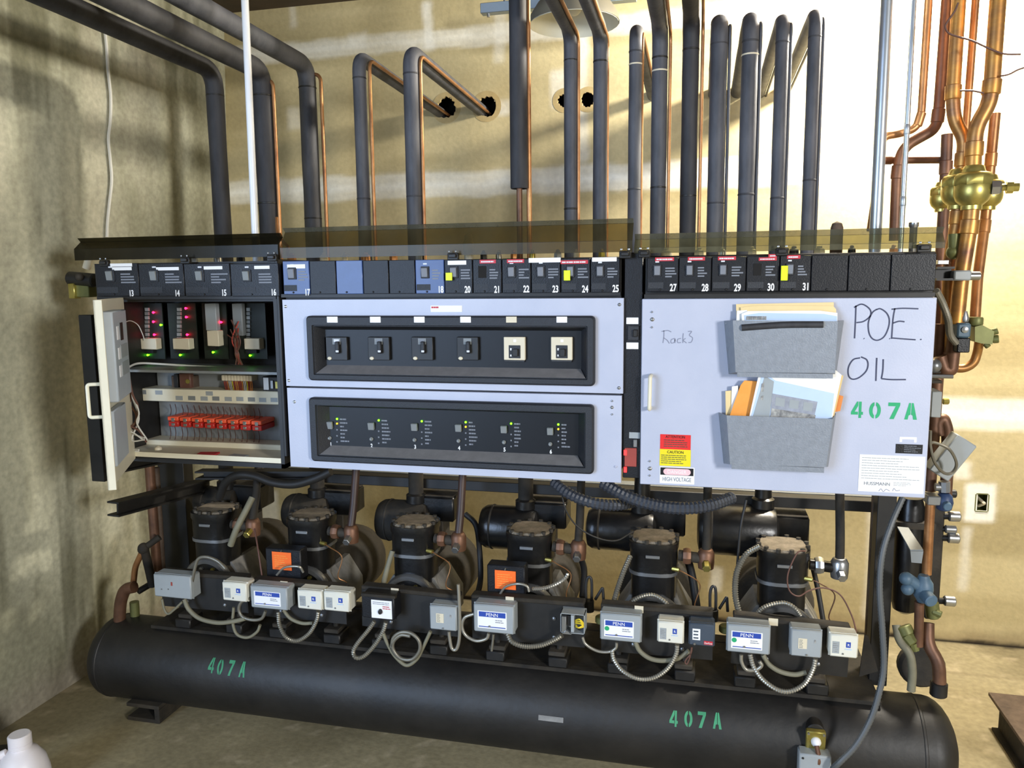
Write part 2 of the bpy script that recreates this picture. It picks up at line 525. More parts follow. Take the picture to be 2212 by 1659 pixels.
def stain_grid(name, pos, a0, a1, b0, b1, step, colour, material, hole=None):
    na, nb = int((a1 - a0) / step) + 1, int((b1 - b0) / step) + 1
    A, B = np.meshgrid(np.linspace(a0, a1, na), np.linspace(b0, b1, nb), indexing='ij')
    C = colour(A, B)
    V = np.stack(pos(A, B), -1).reshape(-1, 3)
    ii = np.arange(na * nb).reshape(na, nb)
    F = np.stack([ii[:-1, :-1], ii[1:, :-1], ii[1:, 1:], ii[:-1, 1:]], -1).reshape(-1, 4)
    if hole is not None:
        Am = (A[:-1, :-1] + A[1:, 1:]) / 2; Bm = (B[:-1, :-1] + B[1:, 1:]) / 2
        F = F[~hole(Am, Bm).reshape(-1)]
    me = bpy.data.meshes.new(name)
    me.from_pydata(V.tolist(), [], F.tolist()); me.update()
    at = me.color_attributes.new('Stain', 'FLOAT_COLOR', 'POINT')
    rgba = np.concatenate([C, np.ones(C.shape[:2] + (1,))], -1).reshape(-1).astype(np.float32)
    at.data.foreach_set('color', rgba)
    me.materials.append(material)
    o = bpy.data.objects.new(name, me); COL.objects.link(o)
    o['kind'] = 'structure'
    return o


def mixc(base, c, m):
    c = np.array(c); return base * (1 - m[..., None]) + c * m[..., None]


# ================================================================== THE ROOM
YW = 3.62
HOLES = [(U(1219, 217, YW), .030), (U(1270, 215, YW), .032), (U(964, 233, YW), .047), (U(1051, 230, YW), .046)]
OUT = RC(2108, 1068, 2134, 1104, YW)
PATCH = [(915, 0, 936, 112, .7), (1066, 25, 1090, 135, .35), (1245, 60, 1268, 352, .6), (1072, 214, 1104, 246, .6),
         (1190, 150, 1240, 232, .55), (752, 72, 790, 106, .45), (620, 232, 650, 280, .35), (2064, 994, 2100, 1034, .75),
         (2083, 1046, 2148, 1128, 1.2), (2072, 1140, 2094, 1278, .5), (1535, 1225, 1560, 1275, .7), (625, 10, 640, 60, .3),
         (1400, 1075, 1425, 1110, .5), (1870, 1100, 1890, 1340, .35), (430, 1020, 480, 1230, .5), (565, 1060, 600, 1140, .5)]


def wall_colour(X, Z):
    c = np.ones(X.shape + (3,)) * np.array(lin((196, 181, 138)))
    n = fbm(X * 2.2, Z * 3, 3)
    c *= (.86 + .3 * n)[..., None]
    # darker horizontal clouds over the drywall paper
    c = mixc(c, lin((158, 142, 100)), .55 * sstep(.42, .7, fbm(X * .8 + 4, Z * 6, 9)))
    w = (fbm(X * 9, Z * 9, 21) - .5)
    comp = np.array(lin((248, 245, 232)))
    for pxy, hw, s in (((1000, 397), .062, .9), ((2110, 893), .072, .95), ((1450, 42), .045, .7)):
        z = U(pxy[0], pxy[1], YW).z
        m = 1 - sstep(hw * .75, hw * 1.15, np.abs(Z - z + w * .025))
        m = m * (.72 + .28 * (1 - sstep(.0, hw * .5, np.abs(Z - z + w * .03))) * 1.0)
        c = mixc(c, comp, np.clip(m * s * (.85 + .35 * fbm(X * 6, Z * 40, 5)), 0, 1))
    for a, b, cc, d, k in PATCH:
        x0, x1, z0, z1 = RC(a, b, cc, d, YW)
        m = soft_rect(X + w * .03, Z + w * .03, x0, x1, z0, z1, .015)
        c = mixc(c, comp, np.clip(m * k * (.7 + .5 * fbm(X * 14, Z * 14, 8)), 0, 1))
    # grime at the foot of the wall
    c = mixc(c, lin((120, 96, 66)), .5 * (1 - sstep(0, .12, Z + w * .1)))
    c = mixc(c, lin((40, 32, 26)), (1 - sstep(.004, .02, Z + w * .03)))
    return c


def wall_hole(X, Z):
    h = (X > OUT[0]) & (X < OUT[1]) & (Z > OUT[2]) & (Z < OUT[3])
    for p, r in HOLES:
        h |= ((X - p.x) ** 2 + (Z - p.z) ** 2) < (r + .004) ** 2
    return h


VM_wall = vcol_mat('drywall_paper', .85, .07, .2)
VM_conc = vcol_mat('stained_concrete', .85, .16, .35, 40)
VM_floor = vcol_mat('worn_concrete_floor', .7, .14, .3, 50)
CEIL = 2.915
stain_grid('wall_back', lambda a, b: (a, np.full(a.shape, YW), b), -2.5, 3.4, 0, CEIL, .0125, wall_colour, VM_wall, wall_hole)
mb = MB().box(-2.6, 3.4, YW + .11, YW + .13, 0, CEIL); o = mb.build('wall_cavity', 'cavity', smooth=0); o['kind'] = 'structure'


for i_, (p_, r_) in enumerate(HOLES):
    rr_ = [r_ * (1 + .10 * math.sin(3 * k + i_) + .07 * math.sin(7 * k + 2 * i_)) for k in range(24)]
    inn = [Vector((p_.x + rr_[k] * math.cos(k * math.pi / 12), YW - .0015, p_.z + rr_[k] * math.sin(k * math.pi / 12))) for k in range(24)]
    out = [Vector((p_.x + (r_ + .024) * math.cos(k * math.pi / 12), YW - .001, p_.z + (r_ + .024) * math.sin(k * math.pi / 12))) for k in range(24)]
    dee = [v + Vector((0, .014, 0)) for v in inn]
    o = MB().ring_tube([out, inn, dee], caps=False).build('trim_%d' % (i_ + 1), 'wall_edge', None, 0); o['kind'] = 'structure'


def xl(z):
    return -2.43 + .042 * z


def left_colour(Y, Z):
    c = np.ones(Y.shape + (3,)) * np.array(lin((182, 181, 160)))
    c *= (.62 + .76 * fbm(Y * 7, Z * 1.8, 31, 6))[..., None]
    st = fbm(Y * 22, Z * 1.6, 12)
    c = mixc(c, lin((88, 86, 66)), .6 * sstep(.46, .72, st) * sstep(.35, .6, fbm(Y * 2, Z * 1.5, 40)))
    c = mixc(c, lin((100, 98, 72)), .5 * sstep(.5, .66, fbm(Y * 1.7 + 3, Z * 1.1 + 2, 77)))
    c = mixc(c, lin((182, 178, 160)), .5 * sstep(.56, .75, fbm(Y * 4 + 9, Z * .9, 55)))
    yb = UX(205, 400, -2.35).y
    c = mixc(c, lin((176, 172, 152)), .55 * (1 - sstep(.03, .07, np.abs(Y - yb + .03 * (fbm(Y * 3, Z * 4, 2) - .5)))) * sstep(1.5, 1.8, Z))
    c = mixc(c, lin((150, 138, 128)), .5 * (1 - sstep(.02, .2, Z + .1 * (st - .5))))
    return c


stain_grid('wall_left', lambda a, b: (xl(b), a, b), .45, YW, 0, CEIL, .016, left_colour, VM_conc)


def floor_colour(X, Y):
    c = np.ones(X.shape + (3,)) * np.array(lin((156, 145, 114)))
    c *= (.8 + .4 * fbm(X * 4, Y * 4, 61, 5))[..., None]
    c = mixc(c, lin((112, 102, 76)), .6 * sstep(.48, .7, fbm(X * 2.2, Y * 2.6, 70)))
    c = mixc(c, lin((196, 180, 150)), .35 * sstep(.66, .75, fbm(X * 17, Y * 26, 90)))
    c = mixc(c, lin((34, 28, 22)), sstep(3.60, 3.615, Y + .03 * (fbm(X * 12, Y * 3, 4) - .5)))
    d = np.abs(Y - 3.3 - .05 * fbm(X * 4, Y, 6))
    c = mixc(c, lin((120, 108, 84)), .4 * (1 - sstep(.004, .012, d)))
    return c


stain_grid('floor', lambda a, b: (a, b, np.zeros(a.shape)), -2.6, 3.4, .3, YW + .02, .02, floor_colour, VM_floor)
mb = MB().box(-2.6, 3.4, -4.0, .3, -.02, 0); o = mb.build('floor', mat('plain_concrete', (160, 150, 122), .8), smooth=0); o['kind'] = 'structure'
mb = MB().box(-2.6, 3.4, .2, YW + .05, CEIL, CEIL + .08); o = mb.build('ceiling', mat('dark_timber_ceiling', (74, 60, 44), .8, var=.25, scale=6), smooth=0); o['kind'] = 'structure'

# outlet box set in the wall
t = thing('outlet_box', ((OUT[0] + OUT[1]) / 2, YW, OUT[2]), 'open metal outlet box cut into the tan drywall at right', 'outlet box')
x0, x1, z0, z1 = OUT
mb = MB()
mb.box(x0 - .004, x0, YW - .002, YW + .06, z0, z1).box(x1, x1 + .004, YW - .002, YW + .06, z0, z1)
mb.box(x0, x1, YW - .002, YW + .06, z0 - .004, z0).box(x0, x1, YW - .002, YW + .06, z1, z1 + .004).box(x0, x1, YW + .056, YW + .06, z0, z1)
mb.build('box', 'olive', t, 0)
MB().tube(cat_rom([(x0 + .012, YW + .05, z1 - .02), (x0 + .03, YW + .012, (z0 + z1) / 2), (x1 - .012, YW + .01, (z0 + z1) / 2 - .006), (x0 + .02, YW + .03, z0 + .014)]), .007, 8).build('wire_nuts', 'cream', t)

# ================================================================== CABINETS ALONG THE FRONT
YD = 2.15
ZT = U(1348, 640, YD).z          # top of the doors


def slab(px, y0, y1, name, m, parent, ch=.002):
    """board seen head-on: photo corners tl, tr, br, bl at depth y0, thickness back to y1"""
    q = [U(p[0], p[1], y0) for p in px]
    x0 = (q[0].x + q[3].x) / 2; x1 = (q[1].x + q[2].x) / 2; z1 = (q[0].z + q[1].z) / 2; z0 = (q[2].z + q[3].z) / 2
    return MB().box(x0, x1, y0, y1, z0, z1, ch).build(name, m, parent), (x0, x1, z0, z1)


def pbox(r, y0, y1, name, m, parent, ch=.001, smooth=40):
    x0, x1, z0, z1 = RC(*r, y0)
    return MB().box(x0, x1, y0, y1, z0, z1, ch).build(name, m, parent, smooth)


def ribbon(strokes, w, y, name, m, parent, th=.0006):
    mb = MB()
    for s in strokes:
        P = [U(a, b, y) for a, b in s]
        if len(P) > 2: P = cat_rom(P, 5)
        Lf, Rt = [], []
        for i, p in enumerate(P):
            t = (P[min(i + 1, len(P) - 1)] - P[max(i - 1, 0)])
            n = Vector((-t.z, 0, t.x))
            n = n.normalized() * (w / 2) if n.length > 1e-9 else Vector((w / 2, 0, 0))
            Lf.append(p + n); Rt.append(p - n)
        for i in range(len(P) - 1):
            q = [Lf[i], Lf[i + 1], Rt[i + 1], Rt[i]]
            mb.add(q + [v + Vector((0, th, 0)) for v in q], [(0, 1, 2, 3), (7, 6, 5, 4), (0, 4, 5, 1), (1, 5, 6, 2), (2, 6, 7, 3), (3, 7, 4, 0)])
    return mb.build(name, m, parent, 0)


def print_lines(r, y, rows, name, m, parent, fill=(.5, 1.0), th=.35, words=0, seed=1):
    """small illegible print as thin raised bars"""
    rnd = random.Random(seed)
    x0, x1, z0, z1 = RC(*r, y)
    mb = MB(); h = (z1 - z0) / rows
    for i in range(rows):
        zc = z1 - (i + .5) * h
        end = x0 + (x1 - x0) * rnd.uniform(*fill)
        x = x0
        if not words:
            mb.box(x, end, y - .0004, y + .0002, zc - h * th / 2, zc + h * th / 2)
        else:
            step = (x1 - x0) / words
            while x < end - step * .2:
                w = min(step * rnd.uniform(.4, 1.2), end - x)
                mb.box(x, x + w * .85, y - .0004, y + .0002, zc - h * th / 2, zc + h * th / 2)
                x += w
    return mb.build(name, m, parent, 0)


def quadplate(P, th, mb):
    """a sheet through four points with a thickness"""
    P = [Vector(p) for p in P]
    n = (P[1] - P[0]).cross(P[3] - P[0]).normalized() * th
    mb.add(P + [p + n for p in P], [(0, 1, 2, 3), (7, 6, 5, 4), (0, 4, 5, 1), (1, 5, 6, 2), (2, 6, 7, 3), (3, 7, 4, 0)])


def screw(px, py, y, parent, r=.0045, m='steel', name='screw'):
    c = U(px, py, y)
    mb = MB().lathe([(r, 0), (r, .0012), (r * .6, .003), (.0004, .0034)], c, (0, -1, 0), 12)
    mb.box(c.x - r * .8, c.x + r * .8, c.y - .0042, c.y - .003, c.z - .0006, c.z + .0006)
    return mb.build(name, m, parent)


# ---------------------------------------------------------------- control modules in the strip above the doors
YS = 2.142


def strip_z(px):
    """top and bottom of the strip in the photograph at a given column"""
    if px < 606: return 569, 640
    if px < 1342: return 564 - (px - 610) * .0098, 636 - (px - 610) * .006
    return 557 - (px - 1395) * .0155, 630 - (px - 1395) * .003


def module(px0, px1, num=None, label=None, lab=None, switch=True, tape=None, face='panel', lx=None, dark=False, desc=''):
    t0, b0 = strip_z((px0 + px1) / 2)
    x0, x1, z0, z1 = RC(px0 + .7, t0, px1 - .7, b0, YS)
    if num:
        tx = desc or ('%s label above its switch' % ('white' if label == 'white' else 'red'))
        lb = 'control module numbered %s, with %s' % (num, tx)
    else:
        lb = desc
    t = thing('control_module' if num else 'blanking_plate', ((x0 + x1) / 2, YS + .01, z0), lb, 'control module' if num else 'blanking plate',
              'control modules in the strip' if num else 'blanking plates in the strip')
    MB().box(x0, x1, YS, YS + .022, z0, z1, .0015).build('faceplate', face, t)
    screw((px0 + px1) / 2 - 6, b0 - 4, YS, t, .0028, 'black')
    if not num: return
    y = YS - .0002
    sx = px0 + (px1 - px0) * .33
    sy = (t0 + b0) / 2 - 9
    if switch:
        pbox((sx - 9, sy - 13, sx + 9, sy + 13), YS - .003, YS + .002, 'switch_bezel', 'bezel', t)
        R = Matrix.Rotation(math.radians(9), 3, 'X')
        a0, a1, c0, c1 = RC(sx - 6.5, sy - 10, sx + 6.5, sy + 10, YS)
        MB().box(a0, a1, YS - .008, YS, c0, c1, .0012, R).build('rocker_switch', 'print_grey' if not dark else 'grey_mid', t)
        pbox((sx - 4, sy - 20, sx + 4, sy - 17), y - .0003, y + .0004, 'switch_marking', 'print_white', t, 0)
    else:
        pbox((sx - 9, sy - 13, sx + 9, sy + 13), YS - .0008, YS + .002, 'switch_cutout', 'cavity', t)
    if tape:
        a0, a1, c0, c1 = RC(*tape, YS)
        MB().box(a0, a1, YS - .0112, YS - .0085, c0, c1, .0008).build('yellow_tape', 'yellow_tape', t)['label'] = 'strip of fluorescent yellow tape over the switch'
    gx = px0 + (px1 - px0) * .58
    g1 = px1 - 3
    print_lines((gx, t0 + 20, g1, t0 + 44), y, 4, 'legend', 'print_grey', t, (.45, .95), .5, 0, int(num))
    pbox((px0 + 3, b0 - 20, px0 + (px1 - px0) * .52, b0 - 7), y - .0004, y + .0004, 'card_slot', 'bezel', t, 0)
    # number
    nx, ny = lx
    c = U(nx, ny, YS)
    text(num, 'number', .0265, (c.x, YS - .0004, c.z), 'white', t, .66, bold=.0007)
    if lab:
        if not isinstance(lab[0], tuple): lab = (lab,)
        for q in lab:
            pbox(q, YS - .0012, YS, 'label', 'white' if label == 'white' else 'red_label', t, 0)
            if label == 'red':
                print_lines((q[0] + 3, q[1] + 1.5, q[2] - 2, q[3] - 1), YS - .0013, 1, 'lettering', 'print_white', t, (.9, 1), .55, 6, int(num))


module(207, 300, '13', 'white', ((238, 569, 285, 576), (242, 577, 284, 584)), lx=(284, 634), dark=True, desc='two stacked white labels at its top')
module(300, 398, '14', 'white', (337, 577, 386, 584), lx=(383, 634), dark=True, desc='one white label, at the left end')
module(398, 498, '15', 'white', (440, 575, 480, 582), lx=(484, 633), dark=True, desc='a short white label, above red lights')
module(498, 603, '16', 'white', (549, 574, 582, 581), lx=(591, 632), dark=True, desc='a white label beside the black post')
module(611, 669, '17', 'white', (620, 571, 659, 580), lx=(664, 632), face='panel_blue_sheen', desc='a white label, shining blue')
module(669, 726, desc='dark blank panel between control module seventeen and a bright blue panel')
module(726, 784, desc='glossy blank panel tinted with the bright blue daylight it reflects in the strip', face='panel_blue_sheen')
module(784, 840, desc='dark blank panel just right of the bright blue panel')
module(840, 897, desc='dark blank panel just left of control module eighteen')
module(897, 960, '18', 'white', None, lx=(952, 626), face='panel_blue_sheen', desc='no label at its top')
module(960, 1021, '20', 'white', (967, 563, 1007, 572), tape=(965, 589, 979, 606), lx=(1010, 626), desc='a square of yellow tape')
module(1021, 1084, '21', 'red', (1036, 561, 1071, 569), switch=False, lx=(1074, 626), desc='a broken out switch under a red label')
module(1084, 1147, '22', 'red', (1095, 560, 1132, 568), lx=(1137, 625), desc='a red label and grey switch')
module(1147, 1211, '23', 'white', (1142, 557, 1211, 567), lx=(1200, 625), desc='a wide white label')
module(1211, 1275, '24', 'red', (1211, 562, 1270, 570), tape=(1219, 584, 1233, 606), lx=(1264, 625), desc='yellow tape under a long red label')
module(1275, 1339, '25', 'white', (1279, 556, 1332, 565), lx=(1330, 624), desc='a white label at the right end')
module(1397, 1466, '27', 'red', (1415, 556, 1456, 564), lx=(1454, 622), desc='a red label at the left end')
module(1466, 1537, '28', 'red', (1486, 555, 1523, 563), lx=(1523, 622), desc='a red label and grey switch')
module(1537, 1612, '29', 'red', (1551, 554, 1590, 562), lx=(1593, 622), desc='a red label beside an empty switch hole')
module(1612, 1684, '30', 'red', ((1639, 556, 1678, 563), (1660, 549, 1678, 556)), switch=False, lx=(1665, 621), desc='an empty switch hole and stepped red label')
module(1684, 1752, '31', 'red', (1700, 551, 1729, 559), tape=(1686, 574, 1701, 606), lx=(1741, 620), desc='a tall strip of yellow tape')
module(1752, 1832, desc='dark blank panel just right of control module thirty-one')
module(1832, 1924, desc='dark blank panel second from the right end of the strip')
module(1924, 2022, desc='dark blank panel at the right end of the strip')

# ---------------------------------------------------------------- left cabinet, open
LX0, LX1, LZ0, LZ1 = RC(225, 640, 606, 992, YD)
LZ0 = U(430, 990, YD).z
zs1 = U(400, 569, YD).z + .004
LCAB = cab = thing('electrical_cabinet', ((LX0 + LX1) / 2, YD + .1, LZ0), 'open black electrical cabinet with grey interior, wires and red relays, at left', 'cabinet')
mb = MB()
mb.box(LX0 - .02, LX0 + .012, YD + .02, YD + .27, LZ0 - .02, zs1)                    # sides
mb.box(LX1 - .012, LX1, YD, YD + .27, LZ0 - .02, zs1)
mb.box(LX0, LX1, YD + .255, YD + .27, LZ0, zs1)                                    # back
mb.box(LX0, LX1, YD + .022, YD + .27, zs1 - .01, zs1)                            # top
mb.box(LX0, LX1, YD + .016, YD + .03, ZT - .01, zs1 - .01)
mb.box(LX0, LX1, YD, YD + .27, LZ0 - .02, LZ0 - .006)
mb.build('housing', 'black', cab, 0)
zdiv = U(440, 792, YD + .2).z
MB().box(LX0 + .015, LX1 - .013, YD + .235, YD + .254, LZ0, zdiv, .001).build('back_plate', 'grey_mid', cab)
MB().box(LX0 + .015, LX1 - .013, YD + .05, YD + .255, zdiv - .004, zdiv + .004).build('divider_shelf', 'grey_mid', cab)
MB().box(LX0 + .015, LX1 - .013, YD + .002, YD + .25, LZ0 - .004, LZ0, 0).box(LX0 + .015, LX1 - .013, YD, YD + .004, LZ0 - .004, LZ0 + .012).build('tray', 'ivory', cab)
yl = YD + .16
d0, d1, dz0, dz1 = RC(286, 842, 606, 870, yl)
MB().box(d0, LX1 - .014, yl, YD + .234, dz0, dz1, .002).build('wire_duct', 'ivory', cab)
e0, e1, ez0, ez1 = RC(300, 955, 608, 968, yl)
MB().box(e0, LX1 - .014, yl, YD + .234, ez0, ez1, .002).build('wire_duct', 'ivory', cab)
k = 0
for (qx, qy) in ((308, 847), (343, 848), (387, 860), (414, 860), (441, 861), (452, 850), (466, 861), (493, 862), (518, 862), (543, 863), (567, 864), (592, 864)):
    pbox((qx - 7.5, qy - 4.5, qx + 7.5, qy + 4.5), yl - .001, yl, 'duct_label', 'box_grey' if k % 3 else 'grey_mid', cab, 0); k += 1
MB().box(LX0 + .0, LX1, YD - .004, YD + .016, ZT - .002, ZT + .008).build('lower_lip', 'black', cab, 0)

# circuit boards with their lights
yb = YD + .20


def board(px, py, w, leds, green, rel, name, label):
    a0, a1, c0, c1 = RC(px - w, 655, px + w, 775, yb)
    t = thing('relay_board', ((a0 + a1) / 2, yb, c0), label, 'circuit board', 'relay boards in the open cabinet')
    MB().box(a0, a1, yb, yb + .004, c0, c1).build('board', 'pcb', t, 0)
    for i in range(8):
        pbox((px - w * .30 - 4, 665 + i * 9, px - w * .30 + 4, 672 + i * 9), yb - .006, yb, 'jumper', 'grey_mid' if i % 2 else 'box_grey', t, 0)
    pbox(rel, yb - .03, yb, 'relay', 'cream', t, .002)
    pbox((rel[0] + 4, rel[3] + 1, rel[2] - 6, rel[3] + 8), yb - .016, yb, 'relay_socket', 'black', t, 0)
    for (lx, ly) in leds:
        c = U(lx, ly, yb - .008); MB().sphere(c, .0042, 10, 6).cyl(c, c + Vector((0, .008, 0)), .002, n=6).build('red_light', 'led_red', t)
    for (lx, ly) in green:
        c = U(lx, ly, yb - .008); MB().sphere(c, .0038, 10, 6).cyl(c, c + Vector((0, .008, 0)), .002, n=6).build('green_light', 'led_green', t)


board(325, 700, 28, [(331, 675), (331, 695), (333, 723)], [(347, 702), (319, 767)], (303, 731, 337, 755), 'a', 'relay board with three red lights, leftmost in the open cabinet')
board(395, 700, 30, [(401, 666), (402, 685), (404, 723)], [(389, 767)], (373, 731, 408, 755), 'b', 'relay board with three red lights, second from left in the open cabinet')
board(465, 700, 26, [(477, 696)], [(460, 761)], (447, 714, 472, 748), 'c', 'relay board with one bright red light in the open cabinet')
board(545, 700, 30, [], [(540, 768)], (527, 731, 560, 755), 'd', 'relay board without red lights, rightmost in the open cabinet')
a0, a1, c0, c1 = RC(446, 655, 470, 714, yb - .02)
tag(MB().box(a0, a1, yb - .028, yb - .006, c0, c1, .002).build('relay_cover', 'box_grey'), 'tall grey cover above the cream relay in the open cabinet', 'cover')
a0, a1, c0, c1 = RC(505, 655, 526, 725, yb - .02)
tag(MB().box(a0, a1, yb - .028, yb - .006, c0, c1, .002).build('relay_cover', 'grey_mid'), 'dim grey cover behind the brown wire bundle in the open cabinet', 'cover')
# brown wire bundle
t = thing('wire_bundle', U(510, 790, yb - .04), 'bundle of brown wires hanging in the open cabinet', 'wires')
rnd = random.Random(3)
for i in range(9):
    pts = [(505 + rnd.uniform(-14, 14), 700 + rnd.uniform(-10, 30), yb - .035), (510 + rnd.uniform(-12, 12), 735, yb - .05 - rnd.uniform(0, .01)), (510 + rnd.uniform(-6, 6), 765, yb - .045), (516 + rnd.uniform(-8, 8), 788, yb - .06)]
    MB().tube(cat_rom(px_path(pts, 0)), .0022, 6).build('wire', ['wire_brown', 'wire_brown', 'wire_red', 'copper_dark'][i % 4], t)
tag(MB().tube(cat_rom(px_path([(270, 800, 2.17), (280, 792, 2.2), (300, 785, 2.25), (340, 786, 2.3), (420, 791, 2.33), (500, 795, 2.33), (560, 797, 2.33)], 0)), .0036, 8).build('wire', 'wire_white'), 'white cable along the middle shelf of the open cabinet', 'wire')
tag(MB().tube(cat_rom(px_path([(268, 697, 2.2), (282, 693, 2.25), (298, 702, 2.29), (308, 722, 2.3), (312, 735, 2.31)], 0)), .0016, 6).build('wire', 'wire_white'), 'thin wire arching to the leftmost relay board in the open cabinet', 'wire')
# transformer
yt = YD + .2
a0, a1, c0, c1 = RC(370, 812, 417, 838, yt)
t = thing('transformer', ((a0 + a1) / 2, yt, c0), 'small brown control transformer mounted above the white wire duct', 'transformer')
MB().box(a0, a1, yt, YD + .236, c0, c1, .002).build('core', 'rust', t)
pbox((386, 806, 411, 840), yt - .014, yt + .01, 'coil', 'wire_brown', t, .004)
pbox((376, 808, 384, 840), yt - .008, yt + .01, 'bracket', 'black', t, .001)
c = U(405, 824, yt - .016); MB().cyl(c, c + Vector((0, .01, 0)), .008, n=12).build('bolt', 'brass', t)
# terminal block with coloured wires
a0, a1, c0, c1 = RC(478, 811, 544, 823, yt)
t = thing('terminal_block', ((a0 + a1) / 2, yt, c0), 'cream terminal block with red, white and orange wires below it', 'terminal block')
mb = MB()
for i in range(10):
    w = (a1 - a0) / 10
    mb.box(a0 + i * w + .0008, a0 + (i + 1) * w - .0008, yt, YD + .236, c0, c1, .001)
mb.build('block', 'cream', t)
for i in range(18):
    px = 484 + i * 3.5
    m_ = ['wire_red', 'wire_red', 'wire_orange', 'wire_white', 'wire_white', 'wire_yellow', 'wire_red', 'wire_orange', 'wire_orange'][i % 9]
    MB().tube(cat_rom(px_path([(px, 824, yt + .004), (px + 1.5, 832, yt - .005), (px + 5 - i * .2, 845, yl + .004)], 0), 4), .0016, 6).build('wire', m_, t)
# capacitor relay at the right
a0, a1, c0, c1 = RC(567, 814, 604, 846, yt - .03)
t = thing('contactor', ((a0 + a1) / 2, yt - .03, c0), 'black and white contactor at the right end of the white wire duct', 'contactor')
MB().box(a0, a1, yt - .03, YD + .236, c0, c1, .002).build('body', 'black', t)
pbox((569, 816, 580, 842), yt - .033, yt - .03, 'nameplate', 'white', t, 0)
pbox((584, 822, 590, 840), yt - .036, yt - .03, 'terminal', 'steel', t, .001)
pbox((594, 824, 600, 840), yt - .036, yt - .03, 'terminal', 'brass', t, .001)
# the row of red relays
for i in range(8):
    px = 373 + i * 25.8; py = 909 + i * 1.3
    yr = YD + .15
    a0, a1, c0, c1 = RC(px - 11, py - 9, px + 11, py + 13, yr)
    where = 'leftmost' if i == 0 else 'rightmost' if i == 7 else ['', 'second', 'third', 'fourth', 'fifth', 'sixth', 'seventh'][i]
    t = thing('ice_cube_relay', ((a0 + a1) / 2, yr + .03, c0), '%s of the orange-red plug-in relays%s in the open cabinet' % (where, '' if i in (0, 7) else ' counted from the left'), 'relay', 'red relays in the open cabinet')
    cm = (c0 + c1 * 1.2) / 2.2
    MB().box(a0, a1, yr, YD + .236, cm + .0015, c1, .002).build('cover', 'relay_red', t)
    MB().box(a0 + .001, a1 - .001, yr + .002, YD + .236, c0, cm - .0005, .002).build('base', 'relay_low', t)
    pbox((px - 3.5, py - 6, px + 3.5, py + 2), yr - .002, yr + .001, 'terminal', 'steel', t, .0006)
    pbox((px - 3.0, py + 5, px + 4, py + 11), yr + .0, yr + .003, 'terminal', 'steel', t, .0006)
    for s_ in (-6, 5):
        MB().tube(cat_rom(px_path([(px + s_, py + 13, yr + .01), (px + s_ + 2, py + 28, yr + .05), (px + s_ - 1, py + 46, yl + .003)], 0), 4), .0012, 5).build('wire', 'wire_brown', t)
        MB().tube(cat_rom(px_path([(px + s_, py - 9, yr + .02), (px + s_ + 3, py - 22, yr + .06), (px + s_, py - 36, yl + .004)], 0), 4), .0012, 5).build('wire', 'wire_brown', t)
# loose parts on the tray
tag(MB().lathe([(.001, 0), (.012, .001), (.011, .009), (.004, .014), (.0005, .015)], U(342, 972, YD + .03), (0, 0, 1), 12).build('wire_nut', 'cream'), 'cream wire nut lying on the cabinet tray', 'wire nut')
p = U(450, 975, YD + .05)
tag(MB().box(p.x - .035, p.x + .03, p.y - .02, p.y + .02, LZ0, LZ0 + .006, .001, Matrix.Rotation(.2, 3, 'Z')).build('tag_card', 'red_label'), 'flat red card lying on the cabinet tray', 'card')
p = U(515, 975, YD + .05)
tag(MB().box(p.x - .03, p.x + .03, p.y - .015, p.y + .015, LZ0, LZ0 + .004, .001, Matrix.Rotation(-.15, 3, 'Z')).build('tag_card', 'box_grey'), 'flat grey card lying on the cabinet tray', 'card')

# open door of the left cabinet
fe = U(207, 852, 1.79); hg = U(266, 800, YD)
dx, dy = (hg.x - fe.x), (hg.y - fe.y); dl = math.hypot(dx, dy)
ex = Vector((dx / dl, dy / dl, 0)); en = Vector((ex.y, -ex.x, 0))    # en points to the inner face side (right)
fz1 = U(206, 648, 1.79).z; fz0 = U(231, 1059, 1.79).z
F0 = Vector((fe.x + .022, fe.y, 0))
dt = LCAB


def dslab(u0, u1, n0, n1, z0, z1, name, m, parent, ch=.001):
    R = Matrix((ex, en, Vector((0, 0, 1)))).transposed()
    mb = MB().box(u0, u1, n0, n1, z0, z1, ch)
    mb.v = [tuple(F0 + R @ Vector(v)) for v in mb.v]
    return mb.build(name, m, parent)


dt = dslab(0, dl, -.006, 0, fz0, fz1, 'door', 'ivory', LCAB)
dt['label'] = 'pale grey door swung open towards the camera'
dslab(0, .006, -.006, .016, fz0, fz1, 'folded_edge', 'ivory', dt)
bz1 = U(240, 672, 1.86).z; bz0 = U(248, 864, 1.86).z
pan = dslab(.02, .22, .001, .036, bz0, bz1, 'control_box', 'door_in', dt, .003)
hh = bz1 - bz0
dslab(.11, .15, .036, .0372, bz0 + hh * .66, bz0 + hh * .86, 'display_window', 'black', pan, 0)
dslab(.06, .09, .036, .0372, bz0 + hh * .68, bz0 + hh * .83, 'label', 'white', pan, 0)
for q in (.46, .26):
    dslab(.06, .09, .036, .0372, bz0 + hh * q, bz0 + hh * (q + .13), 'label', 'white', pan, 0)
    dslab(.10, .20, .036, .0370, bz0 + hh * q, bz0 + hh * (q + .15), 'legend_plate', 'box_grey', pan, 0)
lz1 = U(240, 885, 1.84).z; lz0 = U(244, 1003, 1.84).z
dslab(.02, .2, .001, .02, lz0, lz1, 'lower_box', 'door_in', dt, .003)
hz1 = U(204, 834, 1.78).z; hz0 = U(208, 906, 1.78).z
R = Matrix((ex, en, Vector((0, 0, 1)))).transposed()
hp = [F0 + R @ Vector(v) for v in ((.04, -.012, hz1), (.04, -.045, hz1), (.04, -.045, hz0), (.04, -.012, hz0))]
MB().tube(fillet(hp, .008), .005, 8).build('handle', 'ivory', dt)
